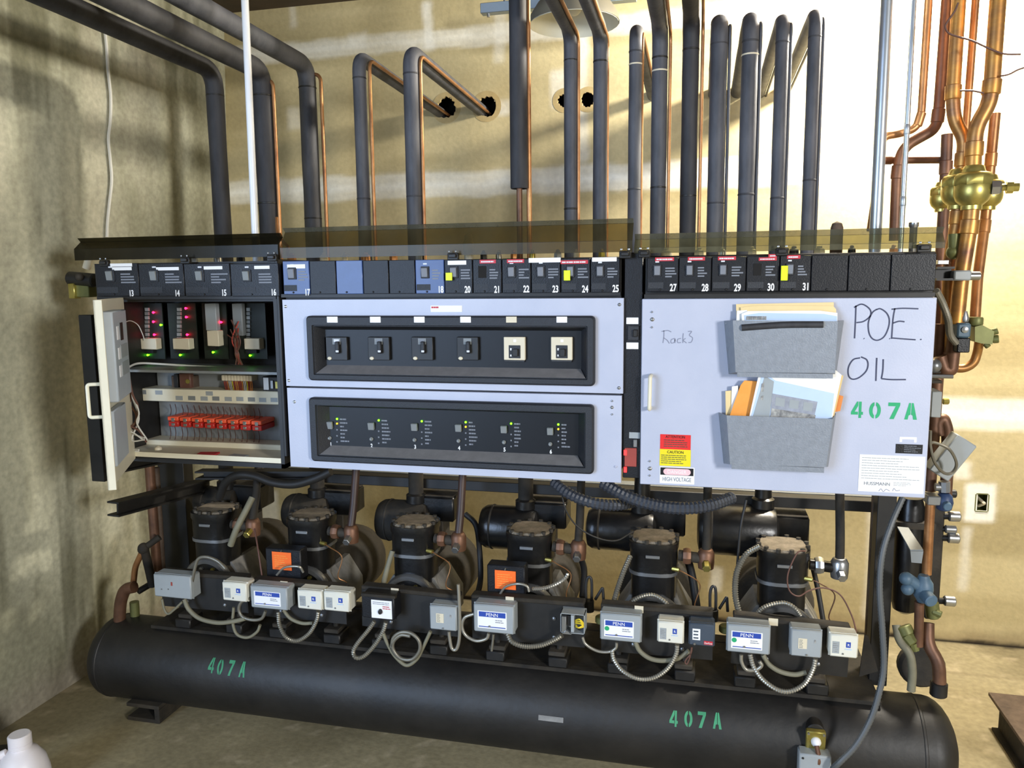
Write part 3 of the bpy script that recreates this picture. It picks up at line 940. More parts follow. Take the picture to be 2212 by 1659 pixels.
# black side post behind the door
x0, x1, z0, z1 = RC(188, 680, 216, 1038, 2.25)
MB().box(x0, x1, 2.24, 2.27, z0, z1, .002).build('hinge_plate', 'black', LCAB)
# loops of wire between door and cabinet
rnd = random.Random(11)
wl = thing('wire_loom', U(285, 920, 2.1), 'tangle of white and brown wires at the hinge of the open door', 'wires')
loops = [([(272, 775), (276, 830), (290, 870), (300, 905), (285, 950), (312, 950)], 'wire_white'), ([(268, 780), (270, 840), (262, 880), (275, 915), (300, 930), (316, 955)], 'wire_brown'),
         ([(310, 950), (280, 932), (262, 945), (272, 972), (300, 975)], 'wire_white'), ([(312, 946), (282, 938), (268, 950), (276, 968), (300, 972)], 'wire_white'),
         ([(270, 800), (282, 860), (268, 880), (262, 905), (285, 920), (295, 900), (285, 880), (272, 870)], 'copper_dark'), ([(275, 790), (286, 850), (298, 880), (292, 925)], 'wire_brown'),
         ([(266, 790), (262, 850), (256, 885), (270, 925), (290, 925)], 'cable_black'), ([(269, 770), (274, 820), (284, 846), (300, 890), (296, 915), (318, 950)], 'wire_white')]
for i, (P, m_) in enumerate(loops):
    MB().tube(cat_rom(px_path([(a, b, 2.13 + .02 * math.sin(i * 2 + j)) for j, (a, b) in enumerate(P)], 0)), .0026 if 'white' in m_ else .0034, 7).build('wire', m_, wl)

# ---------------------------------------------------------------- centre cabinet
cx0 = U(612, 800, YD).x; cx1 = U(1344, 800, YD).x; cz0 = U(985, 1024, YD).z; czt = U(980, 563, YD).z + .004
cab = thing('electrical_cabinet', ((cx0 + cx1) / 2, YD + .15, cz0), 'black centre cabinet carrying the two long grey switch panels', 'cabinet')
MB().box(cx0 + .004, cx1 - .004, YD + .024, YD + .27, cz0 + .02, czt, .003).build('housing', 'black', cab)
MB().box(cx0 + .006, cx1 - .006, YD - .002, YD + .022, ZT + .002, ZT + .012).build('lower_lip', 'black', cab, 0)
# post between left and centre
pA = U(604, 560, YD - .004); pB = U(612, 1000, YD - .004)
tag(MB().box(LX1 + .001, cx0 - .001, YD - .002, YD + .2, cz0 + .03, zs1 + .004, .001).build('post', 'black'), 'narrow black post between the open cabinet and the grey switch panels', 'post')


def switch_panel(corners, bez, rec, label):
    q = [U(p[0], p[1], YD) for p in corners]
    x0 = (q[0].x + q[3].x) / 2; x1 = (q[1].x + q[2].x) / 2; z1 = (q[0].z + q[1].z) / 2; z0 = (q[2].z + q[3].z) / 2
    t = thing('switchboard', ((x0 + x1) / 2, YD, z0), label, 'switchboard', 'long grey switch panels')
    b = [U(p[0], p[1], YD - .02) for p in bez]
    bx0 = (b[0].x + b[3].x) / 2; bx1 = (b[1].x + b[2].x) / 2; bz1 = (b[0].z + b[1].z) / 2; bz0 = (b[2].z + b[3].z) / 2
    mb = MB()
    def rq(u0, u1, w0, w1, y): return [(u0, y, w0), (u1, y, w0), (u1, y, w1), (u0, y, w1)]
    iq = (bx0 + .01, bx1 - .01, bz0 + .01, bz1 - .01)
    mb.ring_tube([rq(x0, x1, z0, z1, YD + .02), rq(x0, x1, z0, z1, YD + .0008), rq(x0 + .0008, x1 - .0008, z0 + .0008, z1 - .0008, YD), rq(*iq, YD), rq(*iq, YD + .02)], close=True)
    mb.build('plate', 'door', t)
    # moulded frame: rounded outer edge, sloping throat
    fw, ft, fb = rec
    def rr(ix0, ix1, iz0, iz1, r, y):
        P = []
        for (cx_, cz_, a0_) in ((ix1 - r, iz1 - r, 0), (ix0 + r, iz1 - r, 90), (ix0 + r, iz0 + r, 180), (ix1 - r, iz0 + r, 270)):
            for k in range(5):
                a = math.radians(a0_ + 22.5 * k)
                P.append(Vector((cx_ + r * math.cos(a), y, cz_ + r * math.sin(a))))
        return P
    rings = [rr(bx0, bx1, bz0, bz1, .012, YD + .001), rr(bx0, bx1, bz0, bz1, .012, YD - .014), rr(bx0 + .005, bx1 - .005, bz0 + .005, bz1 - .005, .009, YD - .02),
             rr(bx0 + fw * .45, bx1 - fw * .45, bz0 + fb * .42, bz1 - ft * .62, .003, YD - .02), rr(bx0 + fw * .5, bx1 - fw * .5, bz0 + fb * .46, bz1 - ft * .66, .003, YD - .014),
             rr(bx0 + fw * .52, bx1 - fw * .52, bz0 + fb * .5, bz1 - ft * .70, .002, YD - .014), rr(bx0 + fw, bx1 - fw, bz0 + fb, bz1 - ft, .001, YD + .024), rr(bx0 + fw, bx1 - fw, bz0 + fb, bz1 - ft, .001, YD + .03)]
    mb = MB().ring_tube(rings, caps=False)
    mb.build('frame', 'bezel', t, 30)
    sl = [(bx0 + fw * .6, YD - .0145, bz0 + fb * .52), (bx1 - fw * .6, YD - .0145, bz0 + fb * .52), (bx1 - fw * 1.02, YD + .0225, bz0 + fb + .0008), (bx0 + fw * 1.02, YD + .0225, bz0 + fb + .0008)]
    mb = MB(); quadplate(sl, .001, mb); mb.build('sill_highlight', 'sill', t, 0)  # thin sheet over the lower slope, light from above painted as paler grey
    MB().box(bx0 + fw - .004, bx1 - fw + .004, YD + .022, YD + .03, bz0 + fb - .004, bz1 - ft + .004).build('inner_plate', 'bezel_in', t, 0)
    return t, (bx0 + fw, bx1 - fw, bz0 + fb, bz1 - ft), (bx0, bx1, bz0, bz1)


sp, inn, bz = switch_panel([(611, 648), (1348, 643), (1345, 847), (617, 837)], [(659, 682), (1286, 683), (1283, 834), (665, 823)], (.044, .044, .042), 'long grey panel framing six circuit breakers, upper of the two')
for (a, b) in ((617, 662), (1338, 658), (624, 822), (1337, 838)): screw(a, b, YD, sp)
for i, (a, c_) in enumerate(((717, 'white'), (810, 'white'), (905, 'white'), (1005, 'white'), (1104, 'cream'), (1213, 'white'))):
    pbox((a - 11, 684, a + 12, 697), YD - .0212, YD - .0198, 'breaker_label', c_, sp, .0003)
pbox((930, 660, 998, 674), YD - .0012, YD + .0002, 'warning_label', 'white', sp, 0)
print_lines((932, 661, 950, 667), YD - .0014, 1, 'lettering', 'red_label', sp, (.9, 1), .6, 4)
YB = YD + .022
ordn = ['first', 'second', 'third', 'fourth', 'fifth', 'sixth']
for i, px in enumerate((727, 818, 912, 1010, 1111, 1213)):
    cream = i > 3
    a0, a1, c0, c1 = RC(px - 23, 728, px + 23, 778, YB - .012)
    t = thing('circuit_breaker', ((a0 + a1) / 2, YB, c0), '%s circuit breaker from the left in the upper grey panel' % ordn[i] + (', cream with a black toggle' if cream else ', black'), 'circuit breaker', 'circuit breakers in the upper panel')
    MB().box(a0, a1, YB - .012, YB, c0, c1, .0015).build('body', 'cream' if cream else 'black', t)
    if cream:
        pbox((px - 12, 746, px + 13, 774), YB - .0135, YB - .011, 'toggle_plate', 'bezel', t, .0005)
        pbox((px - 4, 754, px + 7, 770), YB - .022, YB - .012, 'toggle', 'black', t, .001)
        pbox((px - 9, 752, px - 6, 757), YB - .0145, YB - .013, 'marking', 'white', t, 0)
        pbox((px - 9, 766, px - 6, 770), YB - .0145, YB - .013, 'marking', 'white', t, 0)
        pbox((px - 2, 733, px + 4, 739), YB - .0125, YB - .011, 'marking', 'white', t, 0)
        pbox((px - 22, 770, px + 22, 782), YB - .006, YB - .001, 'foot', 'bezel', t, .0005)
    else:
        pbox((px - 9, 731, px + 8, 744), YB - .013, YB - .011, 'handle_well', 'grey_mid', t, 0)
        pbox((px - 4, 738, px + 4, 764), YB - .024, YB - .012, 'toggle', 'bezel', t, .002)
        pbox((px - 2, 749 + 8, px + 4, 761), YB - .025, YB - .0235, 'marking', 'print_white', t, 0)
        if i < 3: pbox((px - 6, 733, px + 5, 739), YB - .014, YB - .0125, 'marking', 'print_white' if i == 0 else 'print_grey', t, 0)
        c = U(px - 15, 774, YB - .013); MB().lathe([(.007, 0), (.006, .002), (.001, .003)], c, (0, -1, 0), 12, squash=.75).build('seal', 'cream', t)

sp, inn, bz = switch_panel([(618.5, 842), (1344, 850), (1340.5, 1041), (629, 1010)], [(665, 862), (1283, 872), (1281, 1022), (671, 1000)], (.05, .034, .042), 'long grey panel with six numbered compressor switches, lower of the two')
screw(636, 868, YD, sp); screw(1322, 880, YD, sp); screw(1322, 866, YD, sp, .003); screw(1322, 895, YD, sp, .003); screw(1330, 1008, YD, sp, .004, 'door')
for i in range(6):
    sx, sy = ((713, 918), (803, 920), (896, 922), (991, 924), (1089, 927), (1189, 931))[i]
    lx, ly = ((728, 905), (818, 908), (911, 910), (1006, 912), (1104, 915), (1206, 917))[i]
    y = YB - .0004
    a0, a1, c0, c1 = RC(sx - 6.5, sy - 8, sx + 6.5, sy + 8, YB)
    MB().box(a0, a1, YB - .009, YB, c0, c1, .0012, Matrix.Rotation(math.radians(10), 3, 'X')).build('rocker_switch', 'grey_mid', sp)
    c = U(sx, sy + 28, YB); MB().lathe([(.0058, 0), (.0058, .004), (.0035, .006), (.0035, .009), (.0005, .0095)], c, (0, -1, 0), 14).build('reset_knob', 'grey_mid', sp)
    c = U(lx, ly, YB - .002); MB().sphere(c, .0032, 10, 6).build('green_light', 'led_green', sp)
    if i in (0, 3, 5):
        c = U(lx, ly + 10, YB - .003); MB().sphere(c, .0027, 10, 6).build('amber_light', 'led_amber', sp)
    print_lines((lx + 7, ly - 3, lx + 30, ly + 52), y, 7, 'legend', 'print_grey', sp, (.35, .9), .4, 4, 40 + i)
    for k in range(3):
        pbox((lx - 1.5, ly + 22 + k * 13, lx + 1.5, ly + 25 + k * 13), y - .001, y + .0005, 'small_light', 'print_grey', sp, 0)
    c = U(((715, 803, 897, 992, 1090, 1190)[i]), (960, 963, 965.5, 968, 971.5, 976)[i], YB)
    text(str(i + 1), 'number', .0165, (c.x, YB - .0006, c.z), 'white', sp, .8, bold=.0005)

# ---------------------------------------------------------------- narrow black column between centre and right
a0 = U(1346, 800, YD).x; a1 = U(1386, 800, YD).x
zc0 = U(1365, 1035, YD).z
t = thing('switch_column', ((a0 + a1) / 2, YD, zc0), 'narrow black column with a small switch between centre panels and right cabinet', 'column')
MB().box(a0, a1, YD + .012, YD + .26, zc0, U(1365, 545, YD).z, .002).build('column', 'panel', t)
yk = YD + .012
pbox((1353, 686, 1379, 700), yk - .001, yk, 'label', 'white', t, 0)
pbox((1353, 740, 1379, 754), yk - .001, yk, 'label', 'white', t, 0)
pbox((1356, 704, 1380, 735), yk - .006, yk, 'switch_body', 'bezel', t, .001)
pbox((1367, 712, 1377, 728), yk - .014, yk - .004, 'toggle', 'black', t, .002)
pbox((1359, 934, 1382, 947), yk - .001, yk, 'grey_label', 'box_grey', t, 0)
pbox((1349, 968, 1375, 1008), yk - .004, yk, 'dull_red_block', 'red_dim', t, .001)
pbox((1347, 972, 1354, 984), yk - .006, yk - .003, 'lit_indicator', 'red_glow', t, .001)
pbox((1347, 1009, 1354, 1021), yk - .005, yk, 'lit_indicator', 'red_glow', t, .001)
pbox((1368, 950, 1376, 966), yk - .008, yk, 'bracket', 'steel', t, .001)

# ---------------------------------------------------------------- right cabinet
dc = [(1388, 648), (2024, 640), (1999, 1072), (1381, 1050)]
q = [U(p[0], p[1], YD) for p in dc]
RX0 = (q[0].x + q[3].x) / 2; RX1 = (q[1].x + q[2].x) / 2; RZ1 = (q[0].z + q[1].z) / 2; RZ0 = (q[2].z + q[3].z) / 2
cab = thing('electrical_cabinet', ((RX0 + RX1) / 2, YD + .15, RZ0), 'right cabinet with a plain grey-blue door marked P.O.E. OIL', 'cabinet')
MB().box(RX0 + .004, RX1 - .002, YD + .024, YD + .27, RZ0 + .01, U(1700, 551, YD).z + .004, .003).build('housing', 'black', cab)
MB().box(RX0 + .006, RX1 - .006, YD - .002, YD + .022, RZ1 + .001, RZ1 + .012).build('lower_lip', 'black', cab, 0)
door = MB().box(RX0, RX1, YD, YD + .02, RZ0, RZ1, .002).build('door', 'door', cab)
for (a, b) in ((1408, 674), (1408, 707), (1403, 996), (1403, 1027)): screw(a, b, YD, door, .003)
for (a, b) in ((1409, 690), (1404, 1012)): screw(a, b, YD, door, .0055)
h0 = U(1406, 811, YD); h1 = U(1404, 881, YD)
MB().tube(fillet([h0, h0 + Vector((0, -.03, 0)), h1 + Vector((0, -.03, 0)), h1], .008), .0055, 10).build('handle', 'ivory', door)
pbox((1426, 939, 1492, 971), YD - .0009, YD, 'red_sticker', 'red_sticker', door, 0)
pbox((1425, 971, 1492, 1007), YD - .0009, YD, 'yellow_sticker', 'yellow_sticker', door, 0)
c = U(1459, 944, YD); text('ATTENTION', 'lettering', .011, (c.x, YD - .0014, c.z), 'black', door, .85)
print_lines((1434, 949, 1486, 967), YD - .0011, 4, 'lettering', 'rust', door, (.6, 1), .4, 7, 5)
c = U(1459, 977, YD); text('CAUTION', 'lettering', .011, (c.x, YD - .0014, c.z), 'black', door, .9)
print_lines((1428, 982, 1489, 1003), YD - .0011, 5, 'lettering', 'olive', door, (.5, 1), .4, 7, 6)
pbox((1425, 1009, 1500, 1045), YD - .0009, YD, 'danger_sticker', 'white', door, 0)
pbox((1426.5, 1011, 1498, 1027), YD - .0013, YD - .0005, 'danger_band', 'panel', door, 0)
x0, x1, z0, z1 = RC(1433, 1012.5, 1492, 1026, YD)
r_ = (z1 - z0) / 2
MB().prism([(x0 + r_ + r_ * math.cos(math.radians(a)), (z0 + z1) / 2 + r_ * math.sin(math.radians(a))) for a in range(90, 271, 15)] +
           [(x1 - r_ + r_ * math.cos(math.radians(a)), (z0 + z1) / 2 + r_ * math.sin(math.radians(a))) for a in range(-90, 91, 15)],
           (0, YD - .0017, 0), (1, 0, 0), (0, 0, 1), (0, 1, 0), .001).build('danger_oval', 'pink_oval', door, 0)
c = U(1462, 1019.5, YD); text('DANGER', 'lettering', .0135, (c.x, YD - .002, c.z), 'white', door, .95)
c = U(1462, 1036, YD); text('HIGH VOLTAGE', 'lettering', .0165, (c.x, YD - .0012, c.z), 'print_grey', door, .66)
# handwriting
ribbon([[(1849, 660), (1848, 690), (1846, 731)], [(1845, 664), (1862, 657), (1879, 668), (1880, 682), (1866, 694), (1850, 697)],
        [(1894, 668), (1884, 676), (1876, 696), (1877, 718), (1884, 731), (1896, 735), (1910, 727), (1919, 708), (1921, 690), (1915, 676), (1902, 667), (1893, 669)],
        [(1933, 666), (1929, 690), (1926, 732)], [(1926, 668), (1950, 666), (1984, 667)], [(1929, 698), (1942, 694), (1954, 695)], [(1926, 730), (1950, 732), (1978, 734)],
        [(1989, 732), (1989.5, 734.5)], [(1866, 731), (1867, 732)], [(1921.5, 731), (1922.5, 732)]], .0034, YD - .0007, 'handwriting', 'marker', door)
ribbon([[(1858, 773), (1843, 777), (1833, 793), (1833, 811), (1841, 819), (1855, 816), (1870, 803), (1875, 789), (1872, 777), (1860, 771)],
        [(1894, 773), (1893, 795), (1892, 823)], [(1908, 776), (1907, 800), (1904, 818)], [(1904, 818), (1925, 820), (1957, 820)]], .0036, YD - .0007, 'handwriting', 'marker', door)
ribbon([[(1434, 714), (1434, 726), (1432, 741)], [(1429, 716), (1442, 714), (1450, 717)], [(1434, 730), (1441, 735), (1446, 742)],
        [(1457, 731), (1450, 734), (1450, 741), (1457, 739), (1458, 731), (1458, 741)], [(1471, 731), (1464, 733), (1464, 740), (1471, 740)], [(1476, 720), (1475, 730), (1475, 741)], [(1481, 731), (1476, 735), (1483, 741)],
        [(1486, 716), (1494, 716), (1489, 724), (1496, 730), (1493, 739), (1487, 740)]], .0022, YD - .0007, 'handwriting', 'pencil', door)


def arc(cx_, cy_, rx, ry, a0_, a1_, n=10):
    return [(cx_ + rx * math.cos(math.radians(a0_ + (a1_ - a0_) * k / n)), cy_ + ry * math.sin(math.radians(a0_ + (a1_ - a0_) * k / n))) for k in range(n + 1)]


GLYPH = {'4': [[(0, .2), (0, .36), (.34, 1), (.42, 1), (.42, .74), (.22, .38), (.42, .38), (.42, .2)], [(.46, 0), (.46, 1), (.62, 1), (.62, .38), (.72, .38), (.72, .2), (.62, .2), (.62, 0)]],
         '0': [arc(.34, .5, .34, .5, 97, 263) + arc(.34, .5, .13, .3, 256, 104), arc(.36, .5, .34, .5, -83, 83) + arc(.36, .5, .13, .3, 76, -76)],
         '7': [[(0, .78), (0, 1), (.7, 1), (.7, .84), (.36, 0), (.1, 0), (.44, .78)]],
         'A': [[(0, 0), (.24, 1), (.35, 1), (.35, .3), (.24, .24), (.2, 0)], [(.39, .3), (.39, 1), (.5, 1), (.74, 0), (.52, 0), (.48, .24)]]}


def stencil(spots, w, h, place, name, m, parent, slices=1):
    import bmesh
    mb = MB()
    for ch_, u, v in spots:
        for poly in GLYPH[ch_]:
            bm = bmesh.new()
            vs = [bm.verts.new((p[0] * w - w * .35, p[1] * h - h * .5, 0)) for p in poly]
            bm.faces.new(vs)
            bmesh.ops.triangulate(bm, faces=bm.faces[:])
            for k in range(1, slices):
                zc_ = -h / 2 + h * k / slices
                bmesh.ops.bisect_plane(bm, geom=bm.verts[:] + bm.edges[:] + bm.faces[:], plane_co=(0, zc_, 0), plane_no=(0, 1, 0))
            bm.verts.ensure_lookup_table(); bm.verts.index_update()
            mb.add([place(u + q.co.x, v + q.co.y) for q in bm.verts], [tuple(x.index for x in f.verts) for f in bm.faces])
            bm.free()
    return mb.build(name, m, parent, 0)


sp_ = [(c_, U(a, b, YD).x, U(a, b, YD).z) for c_, a, b in (('4', 1851, 885), ('0', 1890, 886.5), ('7', 1931, 887.5), ('A', 1967, 888.5))]
stencil(sp_, .040, .043, lambda u, v: Vector((u, YD - .0006, v)), 'stencilled_code', 'green', door)
# plates on the door
x0, x1, z0, z1 = RC(1943, 944, 1980, 955, YD)
MB().box(x0, x1, YD - .0008, YD, z1 - .006, z1).box(x0, x0 + .006, YD - .0008, YD, z0, z1 - .006).box(x1 - .006, x1, YD - .0008, YD, z0, z1 - .006).build('tape_residue', 'white', door, 0)
pbox((1935, 960, 1993, 980), YD - .0014, YD, 'dark_nameplate', 'panel', door, 0)
print_lines((1953, 962, 1990, 978), YD - .0016, 4, 'lettering', 'print_grey', door, (.7, 1), .3, 5, 8)
c = U(1944, 970, YD); MB().lathe([(.008, 0), (.008, .0012)], c, (0, -1, 0), 16).build('nameplate_seal', 'grey_mid', door)
pbox((1855, 984, 1997, 1064), YD - .0012, YD, 'data_sheet', 'paper', door, 0)
print_lines((1861, 988, 1990, 1038), YD - .0014, 9, 'lettering', 'box_grey', door, (.6, 1), .22, 14, 9)
c = U(1894, 1045, YD); text('HUSSMANN', 'lettering', .0125, (c.x, YD - .0016, c.z), 'print_grey', door, .95)
print_lines((1930, 1042, 1975, 1051), YD - .0014, 3, 'lettering', 'box_grey', door, (.6, 1), .3, 5, 10)
ribbon([[(1898, 1061), (1903, 1056), (1908, 1062), (1914, 1057), (1922, 1061)], [(1928, 1061), (1931, 1055), (1936, 1060), (1944, 1059)]], .0016, YD - .0014, 'handwriting', 'pencil', door)

# ---------------------------------------------------------------- document holders and papers on the right door
def holder(back, front, label):
    yb_, yf = YD - .0015, YD - .052
    b = [U(p[0], p[1], yb_) for p in back]; f = [U(p[0], p[1], yf) for p in front]
    t = thing('document_holder', ((b[0].x + b[1].x) / 2, YD, b[2].z), label, 'document holder', 'sheet metal holders on the right door')
    mb = MB(); quadplate([f[0], f[1], f[2], f[3]], -.0014, mb)
    mb.box(f[3].x + .004, f[2].x - .004, yf - .001, yf + .004, min(f[2].z, f[3].z) - .012, max(f[2].z, f[3].z) - .002)
    mb.build('front', 'holder', t, 0)
    mb = MB(); quadplate([b[0], f[0], f[3], b[3]], .0014, mb); mb.build('side', 'holder', t, 0)
    mb = MB(); quadplate([f[1], b[1], b[2], f[2]], .0014, mb); mb.build('side', 'holder', t, 0)
    mb = MB(); quadplate([b[3], f[3], f[2], b[2]], .0014, mb); mb.build('bottom', 'holder', t, 0)
    screw(back[0][0] + 5, back[0][1] + 6, YD - .01, t, .003)
    return t, b, f


h1, b1, f1 = holder([(1564, 693), (1823, 692), (1806, 812), (1574, 808)], [(1583, 692), (1810, 694), (1803, 806), (1589, 804)], 'grey metal holder with a black foam strip, upper one on the right door')
a = U(1602, 708, YD - .054); b = U(1778, 701, YD - .054)
MB().tube(cat_rom([a, a * .5 + b * .5 + Vector((0, 0, .003)), b], 4), .0085, 10).build('foam_strip', 'foam', h1)['label'] = 'black foam strip stuck along the holder front'
h2, b2, f2 = holder([(1552, 891), (1806, 893), (1789, 1008), (1563, 1001)], [(1569.5, 897), (1799, 905), (1784, 1009), (1577, 1003)], 'plain grey metal holder, lower one on the right door')


def sheet(px, y, th, name, m, label=None, cat=None, group=None, parent=None):
    P = [U(p[0], p[1], p[2] if len(p) > 2 else y) for p in px]
    n = len(P)
    mb = MB().add(P + [p + Vector((0, th, 0)) for p in P], [tuple(range(n)), tuple(reversed(range(n, 2 * n)))] + [(i, (i + 1) % n, (i + 1) % n + n, i + n) for i in range(n)])
    o = mb.build(name, m, parent, 0)
    if label: tag(o, label, cat, group)
    return o


sheet([(1590, 657), (1801, 653), (1802, 700), (1591, 700)], YD - .012, .002, 'folder', 'manila', 'manila folder at the back of the upper holder', 'folder', 'papers in the upper holder')
sheet([(1600, 664), (1640, 660), (1800, 661), (1806, 668), (1808, 702), (1602, 702)], YD - .018, .002, 'document', 'manila', 'creased cream papers in front of the manila folder', 'document', 'papers in the upper holder')
sheet([(1592, 671), (1614, 670), (1612, 702), (1590, 702)], YD - .020, .001, 'document', 'paper', 'narrow white sheet at the left edge of the upper holder', 'document', 'papers in the upper holder')
o = sheet([(1602, 678), (1616, 672), (1770, 671), (1809, 676), (1809, 702), (1603, 702)], YD - .027, .003, 'document', 'paper', 'white printed booklet at the front of the upper holder', 'document', 'papers in the upper holder')
sheet([(1608, 681), (1640, 676), (1780, 678), (1808, 683), (1808, 700), (1610, 700)], YD - .0282, .0008, 'cover_print', 'photo_blue', parent=o)
print_lines((1612, 682, 1656, 692), YD - .0288, 1, 'lettering', 'photo_dark', o, (1, 1), .8, 9, 3)
# lower holder
sheet([(1567, 845), (1626, 838), (1632, 905), (1568, 902)], YD - .013, .002, 'envelope', 'manila', 'tan envelope behind the bright orange envelope', 'envelope', 'papers in the lower holder')
sheet([(1581, 835), (1594, 833), (1598, 905), (1579, 905)], YD - .016, .001, 'document', 'paper', 'white card peeking out beside the orange envelope', 'document', 'papers in the lower holder')
P = [(1574, 905, YD - .025), (1586, 870, YD - .022), (1600, 832, YD - .02), (1608, 822, YD - .02), (1640, 824, YD - .018), (1642, 905, YD - .022)]
sheet(P, 0, .003, 'envelope', 'envelope', 'crumpled orange envelope in the lower holder', 'envelope', 'papers in the lower holder')
o = sheet([(1645, 783), (1655, 785), (1806, 800), (1818, 810), (1797, 908), (1618, 903)], YD - .034, .006, 'manual', 'paper', 'white catalogue with a machine on its cover, leaning in the lower holder', 'manual', 'papers in the lower holder')
yq = YD - .0348
sheet([(1655, 807), (1675, 822), (1802, 850), (1796, 906), (1622, 901), (1645, 812)], yq, .0008, 'cover_print', 'photo_blue', parent=o)
sheet([(1652, 812), (1672, 824), (1662, 902), (1626, 900)], yq - .0005, .0005, 'cover_shade', 'box_grey', parent=o)
sheet([(1668, 850), (1766, 868), (1758, 905), (1664, 902)], yq - .0010, .0005, 'printed_machine', 'photo_grey', parent=o)
sheet([(1667, 882), (1762, 897), (1760, 906), (1663, 903)], yq - .0014, .0005, 'printed_machine_base', 'photo_dark', parent=o)
for k in range(3):
    a_ = 1676 + k * 30
    sheet([(a_, 858 + k * 5), (a_ + 20, 861 + k * 5), (a_ + 18, 879 + k * 5), (a_ - 2, 876 + k * 5)], yq - .0014, .0005, 'printed_panel', 'box_grey', parent=o)
sheet([(1645, 829), (1651, 826), (1649, 846), (1643, 846)], yq - .0012, .0004, 'printed_mark', 'photo_dark', parent=o)
sheet([(1644, 856), (1649, 854), (1648, 864), (1643, 864)], yq - .0012, .0004, 'printed_mark', 'photo_dark', parent=o)
c = U(1677, 808, yq)
text('HUSSMANN', 'lettering', .0085, (c.x, yq - .0006, c.z), 'photo_dark', o, 1.1, rot=-math.radians(6))
sheet([(1795, 800), (1822, 812), (1800, 908), (1790, 908)], YD - .024, .004, 'document', 'manila', 'cream stack of pages behind the catalogue at right', 'document', 'papers in the lower holder')
sheet([(1812, 853), (1822, 856), (1815, 888), (1803, 890), (1807, 860)], YD - .019, .002, 'envelope', 'wire_orange', 'small orange flap sticking out right of the catalogue', 'envelope', 'papers in the lower holder')

# ---------------------------------------------------------------- acrylic covers above the strip
def cover(px0, px1, bot, bend, top, y0, y1, m, label, lip=.012, lipm='plexi_lip'):
    """bent acrylic sheet: upright lower flange, upper flange leaning back"""
    a0 = U(px0, (bot[0] + top[0]) / 2, y0).x; a1 = U(px1, (bot[1] + top[1]) / 2, y0).x
    mx = (px0 + px1) / 2
    zb = U(mx, sum(bot) / 2, y0).z; zn = U(mx, sum(bend) / 2, y0).z; zt = U(mx, sum(top) / 2, y1).z
    th = .004
    zl_ = zt + lip
    t = thing('cover_shield', ((a0 + a1) / 2, y0, zb), label, 'cover', 'acrylic covers above the strip')
    def sheet_(prof, nm, m_):
        n = len(prof)
        mb = MB().add([(a0, p[0], p[1]) for p in prof] + [(a1, p[0], p[1]) for p in prof],
                      [tuple(range(n)), tuple(range(2 * n - 1, n - 1, -1))] + [(i, i + n, (i + 1) % n + n, (i + 1) % n) for i in range(n)])
        return mb.build(nm, m_, t, 0)
    sheet_([(y0, zb), (y0, zn), (y0 + th, zn - .001), (y0 + th, zb)], 'lower_flange', m)
    sheet_([(y0, zn), (y1, zt), (y1 + th, zt - .001), (y0 + th, zn - .001)], 'sloping_sheet', m)
    sheet_([(y1, zt), (y1 - .012, zl_), (y1 + th - .012, zl_), (y1 + th, zt - .001)], 'folded_lip', lipm)


cover(160, 600, (562, 555), (537, 529), (522, 514), 2.16, 2.19, 'plexi_dark', 'dark smoked acrylic cover above the open cabinet', .012, 'plexi_dark')
cover(604, 1366, (556, 546), (532, 522), (503, 481), 2.155, 2.19, 'plexi', 'tall brown acrylic cover above the centre panels')
cover(1370, 2042, (548, 535), (535, 523), (517, 503), 2.155, 2.18, 'plexi_pale', 'pale dusty acrylic cover above the right cabinet', .014)
for i, (px, py) in enumerate(((228, 566), (403, 560), (590, 554), (980, 551), (1351, 547), (1392, 545), (1689, 541), (1995, 533))):
    c = U(px, py, 2.148)
    t = thing('cover_clip', c, 'black clip with two screws holding the acrylic cover, %s along the strip' % ['first from left', 'second from left', 'third from left', 'fourth from left', 'fifth from left', 'sixth from left', 'second from right', 'last at the right'][i], 'clip', 'black clips of the acrylic covers')
    MB().box(c.x - .016, c.x + .016, 2.138, 2.152, c.z - .014, c.z + .006, .002).box(c.x - .011, c.x + .011, 2.130, 2.14, c.z - .008, c.z + .003, .002).build('body', 'black', t)
    for s in (-1, 1):
        MB().lathe([(.003, 0), (.003, .003), (.001, .004)], (c.x + s * .010, 2.139, c.z + .010), (0, -1, 0), 8).build('screw', 'steel', t)

# small valve caps peeking out between strip and covers
VT = [(420, 'above the gap between modules 14 and 15'), (470, 'above the middle of module 15'), (520, 'above the left edge of module 16'), (562, 'above the label of module 16'), (630, 'above the label of module 17'),
      (700, 'above the dark plate beside module 17'), (745, 'above the shining blue plate'), (790, 'just past the shining blue plate'), (850, 'above the plain plate left of module 18'), (905, 'above the left edge of module 18'),
      (1045, 'above the red label of module 21'), (1078, 'above the number 21'), (1110, 'above the red label of module 22'), (1150, 'above the left edge of module 23'), (1205, 'above the right edge of module 23'),
      (1245, 'above the long red label of module 24'), (1300, 'above the white label of module 25'), (1440, 'above the red label of module 27'), (1510, 'above the red label of module 28'), (1560, 'above the red label of module 29'),
      (1625, 'above the left edge of module 30'), (1715, 'above the red label of module 31'), (1770, 'above the plain plate beside module 31'), (1840, 'above the last but one plain plate'), (1930, 'above the last plain plate')]
rnd = random.Random(5)
